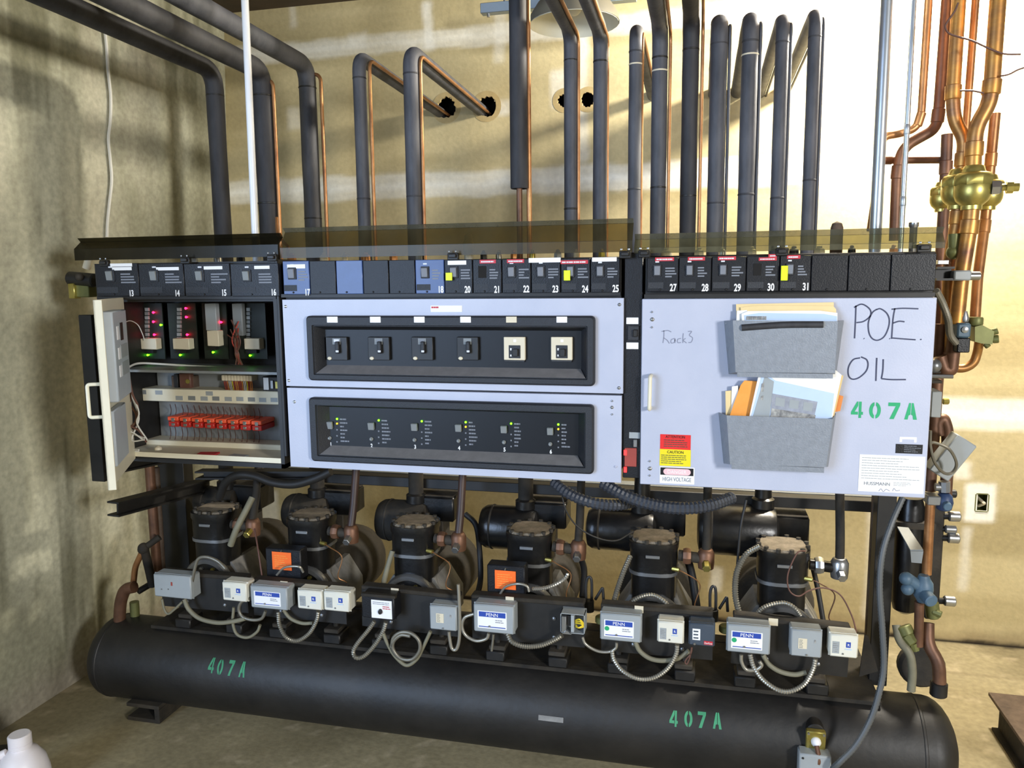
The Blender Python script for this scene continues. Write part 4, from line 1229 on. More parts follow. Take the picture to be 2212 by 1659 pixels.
for i, (px, where) in enumerate(VT):
    py = 560 - (px - 400) * .0125
    c = U(px, py, 2.33)
    m_ = rnd.choice(['brass', 'cream', 'steel', 'copper', 'box_grey', 'panel'])
    r = rnd.uniform(.009, .016)
    mb = MB().lathe([(r, -.10), (r, 0), (r * .9, .006), (r * .5, .009), (r * .5, .014), (.001, .016)], c, (0, 0, 1), 12 if i % 2 else 6)
    tag(mb.build('service_valve', m_), '%s valve top peeking out behind the strip, %s' % ({'brass': 'brass', 'cream': 'cream', 'steel': 'steel', 'copper': 'copper', 'box_grey': 'grey', 'panel': 'black'}[m_], where), 'valve', 'valve tops behind the strip')

# ================================================================== PIPES OVERHEAD
def pxm(px, py, y):
    """pixels per metre there"""
    return (U(px + 10, py, y).x - U(px, py, y).x) / 10


ZB = 1.25
PIPES = [  # centre column, row of reference, elbow row, width, kind, copper column, depth, material, label
    (470, 300, 152, 33, 'fwd', None, 2.7, 'foam', 'leftmost black insulated pipe turning towards the camera, nearest the concrete wall'),
    (572, 300, 152, 38, 'fwd', 594, 2.7, 'foam', 'second black insulated pipe from the left, right behind the white conduit'),
    (669, 300, 142, 34, 'fwd', 697, 3.2, 'foam_grey', 'third insulated pipe from the left, its copper line close beside it'),
    (781, 300, 122, 27, 'back', 802, 2.72, 'foam_grey', 'thin insulated pipe bending back into the wall, left of its thicker neighbour'),
    (892, 300, 112, 33, 'back', 911, 2.72, 'foam_grey', 'thick insulated pipe crossing in front of a slanting pipe into the wall'),
    (1233, 300, 70, 29, 'fwd', 1249, 2.7, 'foam_grey', 'insulated pipe to the right of the hanging cut pipe'),
    (1297, 300, 72, 32, 'fwd', 1311, 2.7, 'foam_grey', 'insulated pipe in front of the right wall hole beside the dome lamp'),
    (1372, 240, 60, 29, 'back', 1386, 2.7, 'foam_grey', 'slim insulated pipe with a string tie below its rounded elbow'),
    (1424, 240, 62, 34, 'fwd', 1446, 2.66, 'foam_grey', 'insulated pipe turning forward, right of the slim pipe with the string tie'),
    (1490, 240, 44, 36, 'fwd', 1515, 2.66, 'foam', 'darkest insulated pipe on the right, leaving at the top edge'),
    (1551, 200, 42, 37, 'back', 1574, 2.66, 'foam_grey', 'insulated pipe with a rounded green-tinged top, right of the darkest pipe'),
    (1618, 200, 36, 37, 'back', 1640, 2.66, 'foam_grey', 'thick insulated pipe with a string tie, third from the right'),
    (1685, 250, 38, 31, 'back', 1703, 2.66, 'foam_grey', 'insulated pipe second from the right, its branch slanting to the wall'),
    (1754, 250, 26, 30, 'back', 1772, 2.66, 'foam_grey', 'rightmost insulated pipe with a long branch slanting to the wall'),
]
for i, (px, py, ey, w, kind, cpx, y, m_, lab) in enumerate(PIPES):
    p = U(px, py, y); r = w * pxm(px, py, y) / 2
    e = U(px - (0), ey, y); ze = e.z
    x = p.x
    if kind == 'fwd':
        P = [(x, y, ZB), (x, y, ze), (x, .9, ze + .02)]
        rad = .07
    else:
        P = [(x, y, ZB), (x, y, ze), (x, YW + .05, ze - .015)]
        rad = .055
    t = thing('insulated_pipe', (x, y, ZB), lab, 'pipe', 'insulated pipes above the cabinets')
    pts = fillet(P, rad)
    rw = random.Random(100 + i); dp = densify(pts, .05)
    w_ = [rw.uniform(-1, 1) for _ in range(len(dp) + 3)]
    MB().tube(dp, r, 20, radii=[r * (1 + .022 * (w_[k] + w_[k + 1] + w_[k + 2]) / 1.7) for k in range(len(dp))]).build('insulation', m_, t, 60)
    # seams between foam lengths
    rnd = random.Random(i)
    for zz in sorted([ze - rad - .02, ze - .45 - rnd.uniform(0, .2)]):
        MB().lathe([(r * 1.0, -.003), (r * 1.035, -.002), (r * 1.035, .002), (r * 1.0, .003)], (x, y, zz), (0, 0, 1), 18, caps=False).build('joint_band', 'black' if m_ == 'foam' or kind == 'fwd' else 'foam', t)
    if lab.find('string') > 0:
        MB().lathe([(r * 1.01, -.0025), (r * 1.06, 0), (r * 1.01, .0025)], (x, y, ze - rad - .06), (0, 0, 1), 18, caps=False).build('string_tie', 'cream', t)
    if cpx:
        q = U(cpx, py, y - .005)
        rc = 3.6 * pxm(px, py, y)
        zc = ze - .012
        if kind == 'fwd':
            cp = [(q.x, y, ZB), (q.x, y, ze - .04), (x, y + .01, ze - .03)] if px < 700 else [(q.x, y, ZB), (q.x, y, zc), (q.x, .9, zc + .02)]
        else:
            cp = [(q.x, y, ZB), (q.x, y, zc), (q.x, YW + .05, zc - .015)]
        dull = px > 1540
        short = {572: 'pipe behind the white conduit', 669: 'third insulated pipe from the concrete wall', 781: 'thin pipe that bends back to the wall', 892: 'thick pipe that bends back to the wall',
                 1233: 'insulated pipe next to the hanging cut one', 1297: 'insulated pipe by the bare wall hole', 1372: 'slim pipe tied with string', 1424: 'pipe just past the slim string-tied one',
                 1490: 'darkest insulated pipe', 1551: 'pipe with the green-tinged top', 1618: 'thick pipe tied with string', 1685: 'last pipe but one, before the bright wall', 1754: 'last insulated pipe before the bright wall'}[px]
        tag(MB().tube(fillet(cp, .04), rc, 10).build('copper_pipe', 'foam_grey' if dull else 'copper'), 'thin %s line beside the %s' % ('grey wrapped' if dull else 'copper', short), 'pipe', 'thin lines beside the insulated pipes')

# hanging insulated pipe with a cut end and bare copper below
y = 2.55
p = U(1120, 200, y); r = 38 * pxm(1120, 200, y) / 2; zc = U(1120, 408, y).z
t = thing('insulated_pipe', (p.x, y, ZB), 'thick insulated pipe ending in an open cut with bare copper below it', 'pipe', 'insulated pipes above the cabinets')
mb = MB().lathe([(r * .42, zc + .015), (r * .95, zc), (r, zc + .004), (r, zc + .3), (r * .97, zc + .5), (r, CEIL - .002)], (p.x, y, 0), (0, 0, 1), 20)
mb.build('insulation', 'foam', t)
MB().cyl((p.x, y, ZB), (p.x, y, zc + .03), r * .34, n=12).build('bare_copper', 'copper_dark', t)
q = U(1140, 200, y)
tag(MB().cyl((q.x, y + .01, ZB), (q.x, y + .01, CEIL - .002), .0085, n=12).build('copper_pipe', 'copper'), 'bright copper line touching the thick cut-off insulated pipe', 'pipe', 'thin lines beside the insulated pipes')

# rigid conduits
def conduit(px0, py0, px1, py1, y, w, m, label, bands=()):
    a = U((px0 + px1) / 2, (py0 + py1) / 2, y)
    r = w * pxm(px0, py1, y) / 2
    t = thing('conduit', (a.x, y, ZB), label, 'conduit', 'straight conduits above the cabinets')
    MB().cyl((a.x, y, ZB), (a.x, y, CEIL - .002), r, n=18).build('tube', m, t)
    for b in bands:
        z = U(px1, b, y).z
        MB().lathe([(r, -.014), (r * 1.14, -.012), (r * 1.14, .012), (r, .014)], (a.x, y, z), (0, 0, 1), 18, caps=False).build('coupling', m, t)
    return t


# the white conduit stands just behind the covers; small lean as in the photograph
y = 2.24
a = U(551, 500, y); b = U(529, 0, y)
r = 14 * pxm(550, 300, y) / 2
d = (b - a) * 1.35
t = thing('conduit', a - d * .18, 'white conduit leaning slightly, in front of the second insulated pipe at left', 'conduit', 'straight conduits above the cabinets')
MB().cyl(a - d * .18, Vector((a + d).to_tuple()), r, n=18).build('tube', 'white_pipe', t)
conduit(1923, 0, 1885, 490, 2.52, 27, 'emt', 'thick galvanised conduit in front of the bright wall at right')
conduit(1971, 0, 1951, 490, 2.52, 12, 'emt', 'slim galvanised conduit right of the thick galvanised one', (280, 435))

# strut and dome lamps
sA = U(1040, 20, 3.3); sB = U(1240, 8, 3.3)
t = thing('strut_channel', sA, 'pale zinc strut channel high on the wall behind the cut-off pipe', 'strut')
MB().box(sA.x, sB.x + .25, 3.28, 3.32, sA.z - .022, sA.z + .018, .002).build('channel', 'strut', t)
MB().cyl((sA.x + .03, 3.3, sA.z - .034), (sA.x + .03, 3.3, sA.z - .018), .007, n=8).build('bolt', 'steel', t)
MB().cyl((sA.x + .1, 3.3, sA.z + .01), (sA.x + .1, 3.3, CEIL - .001), .006, n=8).build('hanger_rod', 'steel', t)
MB().cyl((sB.x + .2, 3.3, sA.z + .01), (sB.x + .2, 3.3, CEIL - .001), .006, n=8).build('hanger_rod', 'steel', t)


def dome_lamp(c, r, lit, label):
    t = thing('dome_lamp', (c.x, c.y, c.z), label, 'lamp', 'dome lamps hanging from the ceiling')
    prof = [(r, 0), (r * .97, .03), (r * .8, .075), (r * .5, .105), (r * .2, .12)]
    mb = MB().lathe(prof, c, (0, 0, 1), 28, caps=False); mb.build('shade', 'lamp_out', t)
    mb = MB().lathe([(a_ * .985, h_ - .002) for a_, h_ in prof], c, (0, 0, 1), 28, caps=False); mb.build('shade_lining', 'lamp_in', t)
    ztop = CEIL - .002
    MB().cyl((c.x, c.y, c.z + .115), (c.x, c.y, min(ztop, c.z + .15)), r * .22, n=14).build('socket_cap', 'lamp_out', t)
    if c.z + .15 < ztop: MB().cyl((c.x, c.y, c.z + .15), (c.x, c.y, ztop), .008, n=8).build('stem', 'lamp_out', t)
    MB().sphere((c.x, c.y, c.z + .06), .03, 14, 10).build('bulb', 'bulb' if lit else 'lamp_in', t)


c = U(1240, 52, 3.15)
dome_lamp(Vector((c.x, 3.15, min(c.z, CEIL - .125))), .175, False, 'unlit dome lamp behind the insulated pipes near the top')

# wire on the concrete wall
wp = []
for a, b in ((221, 30), (229, 90), (233, 150), (239, 210), (238, 262), (234, 300), (238, 345), (241, 390), (236, 440), (232, 480), (231, 512)):
    y_ = UX(a, b, -2.33).y; z_ = UX(a, b, -2.33).z
    p = UX(a, b, xl(z_) + .012)
    wp.append(p)
tag(MB().tube(cat_rom(wp, 5), .0065, 8).build('wall_cable', 'wire_white'), 'grey cable hanging down the stained concrete wall', 'cable')

# ================================================================== TANK AND FRAME
TY, TZ, TR = 2.4175, .1873, .1514
xr = U(2066, 1580, TY).x; xll = U(222, 1400, TY).x
cap = .085
tk = thing('receiver_tank', ((xr + xll) / 2, TY, TZ - TR), 'long black horizontal receiver tank marked 407A twice, under the compressors', 'tank')
prof = []
for k in range(9):
    a = math.radians(90 * k / 8); prof.append((max(.001, TR * math.sin(a)), cap * (1 - math.cos(a))))
L = xr - xll
prof += [(TR, cap + .004), (TR, L - cap - .004)]
prof += [(p[0], L - p[1]) for p in reversed(prof[:9])]
MB().lathe(prof, (xll, TY, TZ), (1, 0, 0), 56).build('shell', 'tank', tk, 50)
for xx in (xll + cap + .004, xr - cap - .03):
    MB().lathe([(TR - .001, -.006), (TR + .002, -.003), (TR + .002, .003), (TR - .001, .006)], (xx, TY, TZ), (1, 0, 0), 56, caps=False).build('weld_seam', 'tank', tk)


def on_tank(px, py):
    v = ray(px, py); o = EYE
    vy, vz = v[1], v[2]; oy, oz = o[1] - TY, o[2] - TZ
    A = vy * vy + vz * vz; B = oy * vy + oz * vz; C_ = oy * oy + oz * oz - TR * TR
    s = (-B - math.sqrt(max(0, B * B - A * C_))) / A
    p = o + v * s
    return p[0], math.atan2(p[2] - TZ, -(p[1] - TY))


def tank_pt(u, v):
    a = v / TR
    return Vector((u, TY - (TR + .0008) * math.cos(a), TZ + (TR + .0008) * math.sin(a)))


for spots, w, h in ((((1455, '4', 1552), (1487, '0', 1553), (1516, '7', 1555), (1549, 'A', 1557)), .035, .046), (((457, '4', 1437), (476, '0', 1441), (499, '7', 1443), (524, 'A', 1446)), .032, .052)):
    L_ = []
    for a, g, b in spots:
        u, ang = on_tank(a, b); L_.append((g, u, ang * TR))
    stencil(L_, w, h, tank_pt, 'stencilled_code', 'green_dull', tk, 6)
# data plate on the tank
u, ang = on_tank(1190, 1553)
mb = MB()
for k in range(4):
    pass
R_ = Matrix.Rotation(-ang, 3, 'X')
c = tank_pt(u, ang * TR)
MB().box(c.x - .04, c.x + .04, c.y - .001, c.y + .006, c.z - .008, c.z + .008, 0, R_).build('data_plate', 'cast_grey', tk, 0)
# boss and level sensor in front at right
u, ang = on_tank(1760, 1575)
c = Vector((u, TY - TR * math.cos(ang), TZ + TR * math.sin(ang)))
MB().cyl(c + Vector((0, .03, 0)), c + Vector((0, -.02, .0)), .026, n=18, ch=.003).build('boss', 'tank', tk)
t = thing('level_sensor', (c.x, c.y - .03, 0.0), 'square brass flange with grey sensor box in front of the tank', 'sensor')
x0, x1, z0, z1 = RC(1741, 1581, 1784, 1628, c.y - .04)
MB().box(x0, x1, c.y - .04, c.y - .02, z0, z1, .003).build('flange', 'brass', t)
for a in (x0 + .006, x1 - .006):
    for b in (z0 + .006, z1 - .006):
        MB().cyl((a, c.y - .046, b), (a, c.y - .04, b), .0035, n=6).build('bolt', 'steel', t)
MB().lathe([(.014, 0), (.014, .006), (.009, .012), (.004, .016), (.001, .017)], ((x0 + x1) / 2, c.y - .04, (z0 + z1) / 2 + .004), (0, -1, 0), 14).build('cap', 'white', t)
MB().tube(cat_rom([((x0 + x1) / 2, c.y - .055, (z0 + z1) / 2), ((x0 + x1) / 2 + .006, c.y - .07, z0 - .002), ((x0 + x1) / 2, c.y - .06, z0 - .03)]), .007, 8).build('wires', 'copper_dark', t)
bx0, bx1, bz0, bz1 = RC(1726, 1632, 1796, 1659, c.y - .075)
bz0 = bz1 - .1
MB().box(bx0, bx1, c.y - .075, c.y - .03, max(.002, bz0), bz1, .004).build('sensor_box', 'box_grey', t)
MB().cyl(((bx0 + .01), c.y - .078, bz1 - .012), ((bx0 + .01), c.y - .074, bz1 - .012), .003, n=8).build('screw', 'black', t)

# support beams under the tank
bA = UZ(277, 1556, 0); bB = UZ(345, 1567, 0)
for (x0, x1, lab) in ((bA.x, bB.x, 'short channel beam under the left end of the tank'), (.62, .77, 'short channel beam under the right end of the tank')):
    y0 = bB.y
    t = thing('support_beam', ((x0 + x1) / 2, y0 + .2, 0), lab, 'beam', 'beams under the tank')
    MB().box(x0, x1, y0, 2.85, .058, .072, .002).box(x0, x1, y0, 2.85, .004, .018, .002).box(x1 - .02, x1, y0 + .002, 2.85, .018, .058).build('channel', 'cast_dull', t, 0)
    yy0 = TY - math.sqrt(TR ** 2 - (TZ - .075) ** 2)
    MB().box(x0 + .02, x1 - .02, TY - .09, TY + .09, .072, .1, .002).build('saddle', 'dirty_black', t)

# frame: rails, posts and cantilever arms behind the compressors
yf = 2.62
zl = U(700, 1044, yf).z
def rail(px0, py0, px1, py1, y, h, d, label, name='frame_rail', m='black'):
    a, b = U(px0, py0, y), U(px1, py1, y)
    z = (a.z + b.z) / 2
    return tag(MB().box(a.x, b.x, y, y + d, z - h / 2, z + h / 2, .002).build(name, m), label, 'rail')


rail(560, 1040, 1905, 1079, 2.62, .036, .05, 'long black rail across the rack behind the compressors')
rail(560, 1022, 1905, 1060, 2.74, .008, .05, 'thin grey ledge just above the long black rail', m='grey_mid')
# grime-covered plate under the compressors
x0 = U(340, 1330, 2.4).x; x1 = U(1900, 1460, 2.4).x
t = thing('base_rails', ((x0 + x1) / 2, 2.5, TZ + TR - .02), 'black base frame lying along the tank top under the compressors', 'frame')
ZD = TZ + TR
MB().box(x0, x1, 2.36, 2.39, ZD - .003, ZD + .010, .001).build('front_rail', 'dirty_black', t)
MB().box(x0, x1, 2.66, 2.72, ZD - .06, ZD + .010, .002).build('rear_rail', 'dirty_black', t)
MB().box(x0, x1, 2.39, 2.66, ZD + .002, ZD + .008).build('deck', 'dirty_black', t, 0)
for k in range(4):
    xk = x0 + (x1 - x0) * (k + .5) / 4
    MB().box(xk - .03, xk + .03, 2.45, 2.7, ZD - .005, ZD + .002).build('cross_strap', 'dirty_black', t, 0)


def post(px0, px1, pyt, pyb, y, label, m='black', d=.06):
    x0, x1, z0, z1 = RC(px0, pyt, px1, pyb, y)
    return tag(MB().box(x0, x1, y, y + d, z0, z1, .002).build('frame_post', m), label, 'post', 'posts of the rack')


zb_ = TZ + TR + .010
for (a, b, y, lab) in ((350, 405, 2.6, 'wide black post at the left end of the rack'), (1893, 1934, 2.5, 'black post at the right end, behind the hanging grey hose')):
    p0, p1 = U(a, 1150, y), U(b, 1150, y)
    tag(MB().box(p0.x, p1.x, y, y + .06, zb_ if y > 2.55 else TZ + TR - .01, 1.16, .002).build('frame_post', 'black'), lab, 'post', 'posts of the rack')
p0 = U(1880, 1300, 2.56); 
tag(MB().box(p0.x - .004, p0.x + .02, 2.58, 2.6, zb_ - .02, 1.12).build('frame_post', 'rust'), 'thin rusty angle just left of the right post', 'post', 'posts of the rack')
# cantilever channels on the left
def arm(pa, pb, ya, yb, h, w, label):
    A, B = U(pa[0], pa[1], ya), U(pb[0], pb[1], yb)
    mb = MB()
    d = (B - A).normalized(); s = d.cross(Vector((0, 0, 1))).normalized(); up = s.cross(d).normalized()
    L = (B - A).length
    R = Matrix((d, s, up)).transposed()
    for (u0, u1, s0, s1, z0, z1) in ((0, L, -w / 2, w / 2, h / 2 - .006, h / 2), (0, L, -w / 2, w / 2, -h / 2, -h / 2 + .006), (.02, L, -w / 2 + .02, -w / 2 + .027, -h / 2 + .006, h / 2 - .006)):
        b_ = MB().box(u0, u1, s0, s1, z0, z1)
        mb.add([A + R @ Vector(v) for v in b_.v], b_.f)
    return tag(mb.build('support_channel', 'black', None, 0), label, 'arm', 'channel arms at the left end')


arm((244, 1100), (452, 1046), 2.16, 2.62, .05, .05, 'dark channel arm jutting forward at the left, below the open cabinet')
arm((244, 1012), (440, 972), 2.16, 2.62, .03, .05, 'short dark arm directly under the open cabinet')
arm((430, 1024), (700, 1024), 2.45, 2.46, .03, .05, 'dark channel lying crosswise left of the first compressor pipe')
# copper and brown pipes at the left end
tag(MB().cyl(U(322, 990, 2.5), U(340, 1240, 2.5), .018, n=14).build('riser_pipe', 'copper_dark'), 'dark brown riser pipe left of the wide post', 'pipe')
tag(MB().cyl(U(336, 1010, 2.52), U(350, 1235, 2.52), .014, n=14).build('riser_pipe', 'rust'), 'rusty riser pipe squeezed between brown riser and wide post', 'pipe')
tag(MB().tube(fillet(px_path([(308, 1190, 2.42), (292, 1225, 2.42), (288, 1262, 2.42)], 0), .02), .011, 10).build('copper_pipe', 'copper'), 'short bare copper pipe bent at the far left end', 'pipe')
tag(MB().tube(fillet(px_path([(290, 1268, 2.4), (270, 1272, 2.4), (260, 1300, 2.4), (258, 1345, 2.4)], 0), .05), .022, 14).build('copper_pipe', 'copper_dark'), 'thick copper elbow entering the left end of the tank', 'pipe')
tag(MB().cyl(U(290, 1300, 2.44), U(292, 1335, 2.44), .017, n=14).build('pipe_stub', 'olive'), 'green stub standing on the left end of the tank', 'pipe')
mb = MB().sphere(U(310, 1185, 2.42), .022, 10, 8)
mb.cyl(U(310, 1185, 2.42), U(345, 1160, 2.45), .012, n=10).cyl(U(312, 1186, 2.42), U(330, 1265, 2.46), .016, n=10)
tag(mb.build('shutoff_valve', 'dirty_black'), 'dirty black valve at the left end beside the copper pipe', 'valve')
tag(MB().tube(px_path([(298, 1278, 2.42), (345, 1250, 2.5)], 0), .012, 10).build('pipe_stub', 'black'), 'short black pipe reaching back from the thick copper elbow', 'pipe')

# ================================================================== COMPRESSORS
def make_compressor(root):
    """built around (0, 0, 0) on the tank top, front towards -y"""
    o = Vector(root.location)
    def P(x, y, z): return (o.x + x, o.y + y, o.z + z)
    def B(mb, name, m, **k): return mb.build(name, m, root, **k)
    # feet
    for s in (-1, 1):
        mb = MB().box(o.x + s * .105 - .032, o.x + s * .105 + .032, o.y - .06, o.y + .02, o.z + .0, o.z + .034, .004)
        B(mb, 'mounting_block', 'black')
        mb = MB().box(o.x + s * .10 - .028, o.x + s * .10 + .028, o.y - .052, o.y + .012, o.z + .034, o.z + .05, .003).cyl(P(s * .105, -.02, .05), P(s * .105, -.02, .062), .009, n=6)
        B(mb, 'foot', 'cast_dull')
    # crankcase: tapered barrel
    mb = MB().lathe([(.085, -.012), (.094, -.008), (.098, .0), (.098, .03), (.095, .045), (.10, .20), (.12, .23), (.13, .26), (.13, .40), (.118, .43), (.09, .45)], P(0, -.02, .160), (0, 1, 0), 32)
    B(mb, 'crankcase', 'cast_dull')
    # sloping shoulders of the casting
    for s in (-1, 1):
        mb = MB().prism([(s * .055, .245), (s * .074, .245), (s * .125, .165), (s * .125, .09), (s * .1, .09)] if s > 0 else [(s * .1, .09), (s * .125, .09), (s * .125, .165), (s * .074, .245), (s * .055, .245)],
                        P(0, .0, 0), (1, 0, 0), (0, 0, 1), (0, 1, 0), .17)
        B(mb, 'shoulder', 'cast_grey')
    # front cover: ring, recess and boss
    mb = MB().lathe([(.098, .0), (.098, .012), (.092, .02), (.078, .02), (.074, .012), (.072, .0)], P(0, -.03, .172), (0, -1, 0), 36)
    B(mb, 'front_ring', 'gasket')
    mb = MB().lathe([(.072, 0), (.072, .006), (.046, .012), (.042, .022), (.02, .03), (.001, .031)], P(0, -.032, .172), (0, -1, 0), 28)
    B(mb, 'front_cover', 'cast')
    for k in range(8):
        a = math.radians(22.5 + 45 * k)
        B(MB().cyl(P(.06 * math.cos(a), -.036, .172 + .06 * math.sin(a)), P(.06 * math.cos(a), -.048, .172 + .06 * math.sin(a)), .0075, n=6), 'cover_bolt', 'brass' if k == 1 else 'gasket')
    # neck and cylinder body
    def oct_(hx, hy, c): return [(-hx + c, -hy), (hx - c, -hy), (hx, -hy + c), (hx, hy - c), (hx - c, hy), (-hx + c, hy), (-hx, hy - c), (-hx, -hy + c)]
    mb = MB()
    cy = .035
    def ring(hx, hy, c, z):
        q = []
        for k in range(24):
            w = 2 * math.pi * (k + .5) / 24; cw, sw = math.cos(w), math.sin(w)
            q.append(P(hx * math.copysign(abs(cw) ** .62, cw), cy + hy * math.copysign(abs(sw) ** .62, sw), z))
        return q
    mb.ring_tube([ring(.07, .07, .02, .21), ring(.07, .07, .025, .33)])
    B(mb, 'neck', 'cast')
    mb = MB().ring_tube([ring(.078, .078, .03, .325), ring(.078, .078, .03, .336)])
    B(mb, 'gasket_edge', 'gasket')
    mb = MB().ring_tube([ring(.075, .075, .03, .336), ring(.075, .075, .034, .40), ring(.079, .079, .036, .41), ring(.079, .079, .036, .43)])
    B(mb, 'cylinder_head', 'cast')
    mb = MB().box(o.x - .022, o.x + .022, o.y + cy - .079, o.y + cy - .074, o.z + .385, o.z + .395, .001)
    B(mb, 'cast_lip', 'gasket')
    mb = MB().ring_tube([ring(.07, .07, .034, .43), ring(.066, .066, .032, .436)])
    B(mb, 'dusty_top', 'dust')['label'] = 'dust-covered top of the cylinder head'
    for k in range(12):
        a = math.radians(15 + 30 * k); rr = .074
        B(MB().cyl(P(rr * math.cos(a), cy + rr * math.sin(a), .43), P(rr * math.cos(a), cy + rr * math.sin(a), .441), .0075, n=6), 'head_bolt', 'cast_dull')
    # box on the motor behind
    mb = MB().box(o.x - .065, o.x + .095, o.y + .17, o.y + .28, o.z + .39, o.z + .48, .006)
    B(mb, 'terminal_box', 'cast')
    mb = MB().box(o.x - .02, o.x + .05, o.y + .18, o.y + .26, o.z + .28, o.z + .39, .004)
    B(mb, 'terminal_box_neck', 'cast_dull')
    mb = MB().box(o.x - .062, o.x + .092, o.y + .173, o.y + .277, o.z + .48, o.z + .484, .002)
    B(mb, 'terminal_box_lid', 'cast_dull')


hx = [(462, 1128), (668, 1136), (893, 1143), (1144, 1150), (1412, 1158), (1692, 1170)]
cnames = ['first compressor from the left, dustiest and darkest', 'second compressor from the left, with an orange tag on its plate', 'third compressor from the left, brass valve at its side',
          'fourth compressor from the left, with an orange tag hanging in front', 'fifth compressor from the left, thin copper tube curling at its right', 'rightmost compressor, bright chrome valve at its right']
CZ = TZ + TR + .010
comps = []
c0 = None
CXS = [U(a, b + 25, 2.43).x for a, b in hx]
for i, x in enumerate(CXS):
    if i == 0:
        c0 = thing('compressor', (x, 2.42, CZ), 'black semi-hermetic ' + cnames[0], 'compressor', 'compressors in a row on the tank')
        make_compressor(c0)
        comps.append(c0)
    else:
        r = c0.copy(); COL.objects.link(r); r.location = (x, 2.42, CZ)
        r['label'] = 'black semi-hermetic ' + cnames[i]
        for ch in list(c0.children):
            if ch.name.startswith('ghost'): continue
            k = ch.copy(); COL.objects.link(k); k.parent = r
        comps.append(r)
ords = ['first', 'second', 'third', 'fourth', 'fifth', 'sixth']
# suction drums, pipes and valves of each compressor
DR = [(430, 560, 1052, 1112), (620, 700, 1066, 1140), (820, 905, 1078, 1163), (1040, 1135, 1090, 1180), (1268, 1390, 1096, 1182), (1506, 1645, 1086, 1192)]
for i, x in enumerate(CXS):
    a, b, pt, pb = DR[i]
    yd = 2.60
    cz = (U(a, pt, yd).z + U(a, pb, yd).z) / 2; r = max(.06, (U(a, pt, yd).z - U(a, pb, yd).z) / 2)
    x0 = U(a, (pt + pb) / 2, yd).x; x1 = x - .0
    t = thing('suction_drum', ((x0 + x1) / 2, yd, cz - r), 'black horizontal drum behind the left shoulder of the %s compressor' % ords[i] + (' from the left' if i < 5 else ', nearest the right post'), 'drum', 'suction drums behind the compressors')
    L = x1 - x0
    MB().lathe([(r * .55, 0), (r * .85, .006), (r * .97, .02), (r, .035), (r, L - .03), (r * .9, L - .01), (r * .5, L)], (x0, yd, cz), (1, 0, 0), 32).build('shell', 'dirty_black' if i < 3 else 'cast', t)
    MB().lathe([(r, -.004), (r * 1.03, -.002), (r * 1.03, .002), (r, .004)], (x0 + .045, yd, cz), (1, 0, 0), 32, caps=False).build('seam', 'cast_dull', t)
    # riser from drum
    xp = x - .05
    MB().tube(fillet([(xp, yd, cz), (xp, yd, cz + r + .03), (xp + .004, yd - .0, 1.12)], .03), .027, 14).build('riser', 'dirty_black' if i < 4 else 'cast', t)
    MB().lathe([(.027, -.02), (.036, -.014), (.036, .014), (.027, .02)], (xp, yd, cz + r + .012), (0, 0, 1), 16, caps=False).build('collar', 'cast', t)
    # strut pipe from drum down to the compressor head
    # discharge valve at right of the head
    vx, vy, vz = x + .15, 2.43, CZ + .385
    t2 = thing('discharge_valve', (vx, vy, vz - .03), '%s valve with a capped stem at the right of the %s compressor' % ('bright chrome' if i == 5 else 'tarnished brass' , ords[i] if i < 5 else 'rightmost'), 'valve', 'valves at the compressor heads')
    body = 'steel' if i == 5 else 'copper_dark'
    MB().cyl((x + .077, vy, vz), (vx, vy, vz - .006), .017, n=12).build('neck', 'cast_dull' if i != 5 else 'cast', t2)
    MB().lathe([(.024, -.008), (.027, 0), (.027, .008), (.024, .016)], (x + .1, vy, vz - .002), (1, -.0, 0), 8).build('nut', body, t2)
    MB().lathe([(.015, -.03), (.024, -.028), (.026, -.01), (.026, .02), (.02, .032), (.016, .034)], (vx + .012, vy, vz - .008), (0, 0, 1), 14).build('body', body, t2)
    MB().cyl((vx + .012, vy - .018, vz - .012), (vx + .014, vy - .05, vz - .022), .013, n=6, ch=.002).build('stem_cap', 'steel' if i in (1, 2, 3, 5) else 'brass', t2)
    MB().tube(fillet([(vx + .012, vy, vz + .02), (vx + .014, vy + .02, vz + .08), (vx + .012, vy + .1, 1.1)], .04), .0135, 12).build('discharge_pipe', 'pipe_brown' if i in (1, 2) else 'dirty_black', t2)
    # thin sensing tube
    if i > 0:
        h = Vector((x + .07, 2.40, CZ + .35))
        pts = [h, h + Vector((.03, -.02, -.005)), h + Vector((.075, -.015, -.04)), h + Vector((.06, -.02, -.11)), h + Vector((.09, -.01, -.14)), h + Vector((.105, -.03, -.22))]
        t3 = thing('sensing_tube', pts[-1], 'thin copper tube curling down at the right of the %s compressor' % (ords[i] if i < 5 else 'rightmost'), 'tube', 'thin tubes beside the compressors')
        MB().tube(cat_rom(pts, 6), .0019, 6).build('capillary', 'copper' if i != 5 else 'copper_dark', t3)
        MB().cyl(h - Vector((.012, 0, 0)), h + Vector((.012, -.008, 0)), .007, n=8).build('fitting', 'brass', t3)
# braided conduits up the left side of the two right compressors, cables of the others
def hose(pts, r, m, label, y=None, arm_=False, name='flexible_conduit', pitch=.007, group=None, amp=.13):
    P = cat_rom(px_path(pts, y) if y else pts, 10)
    if arm_:
        P, rad = corrugate(P, r, pitch, amp)
        o = MB().tube(P, r, 10, radii=rad).build(name, m, None, 25)
    else:
        o = MB().tube(P, r, 10).build(name, m)
    return tag(o, label, 'conduit', group)


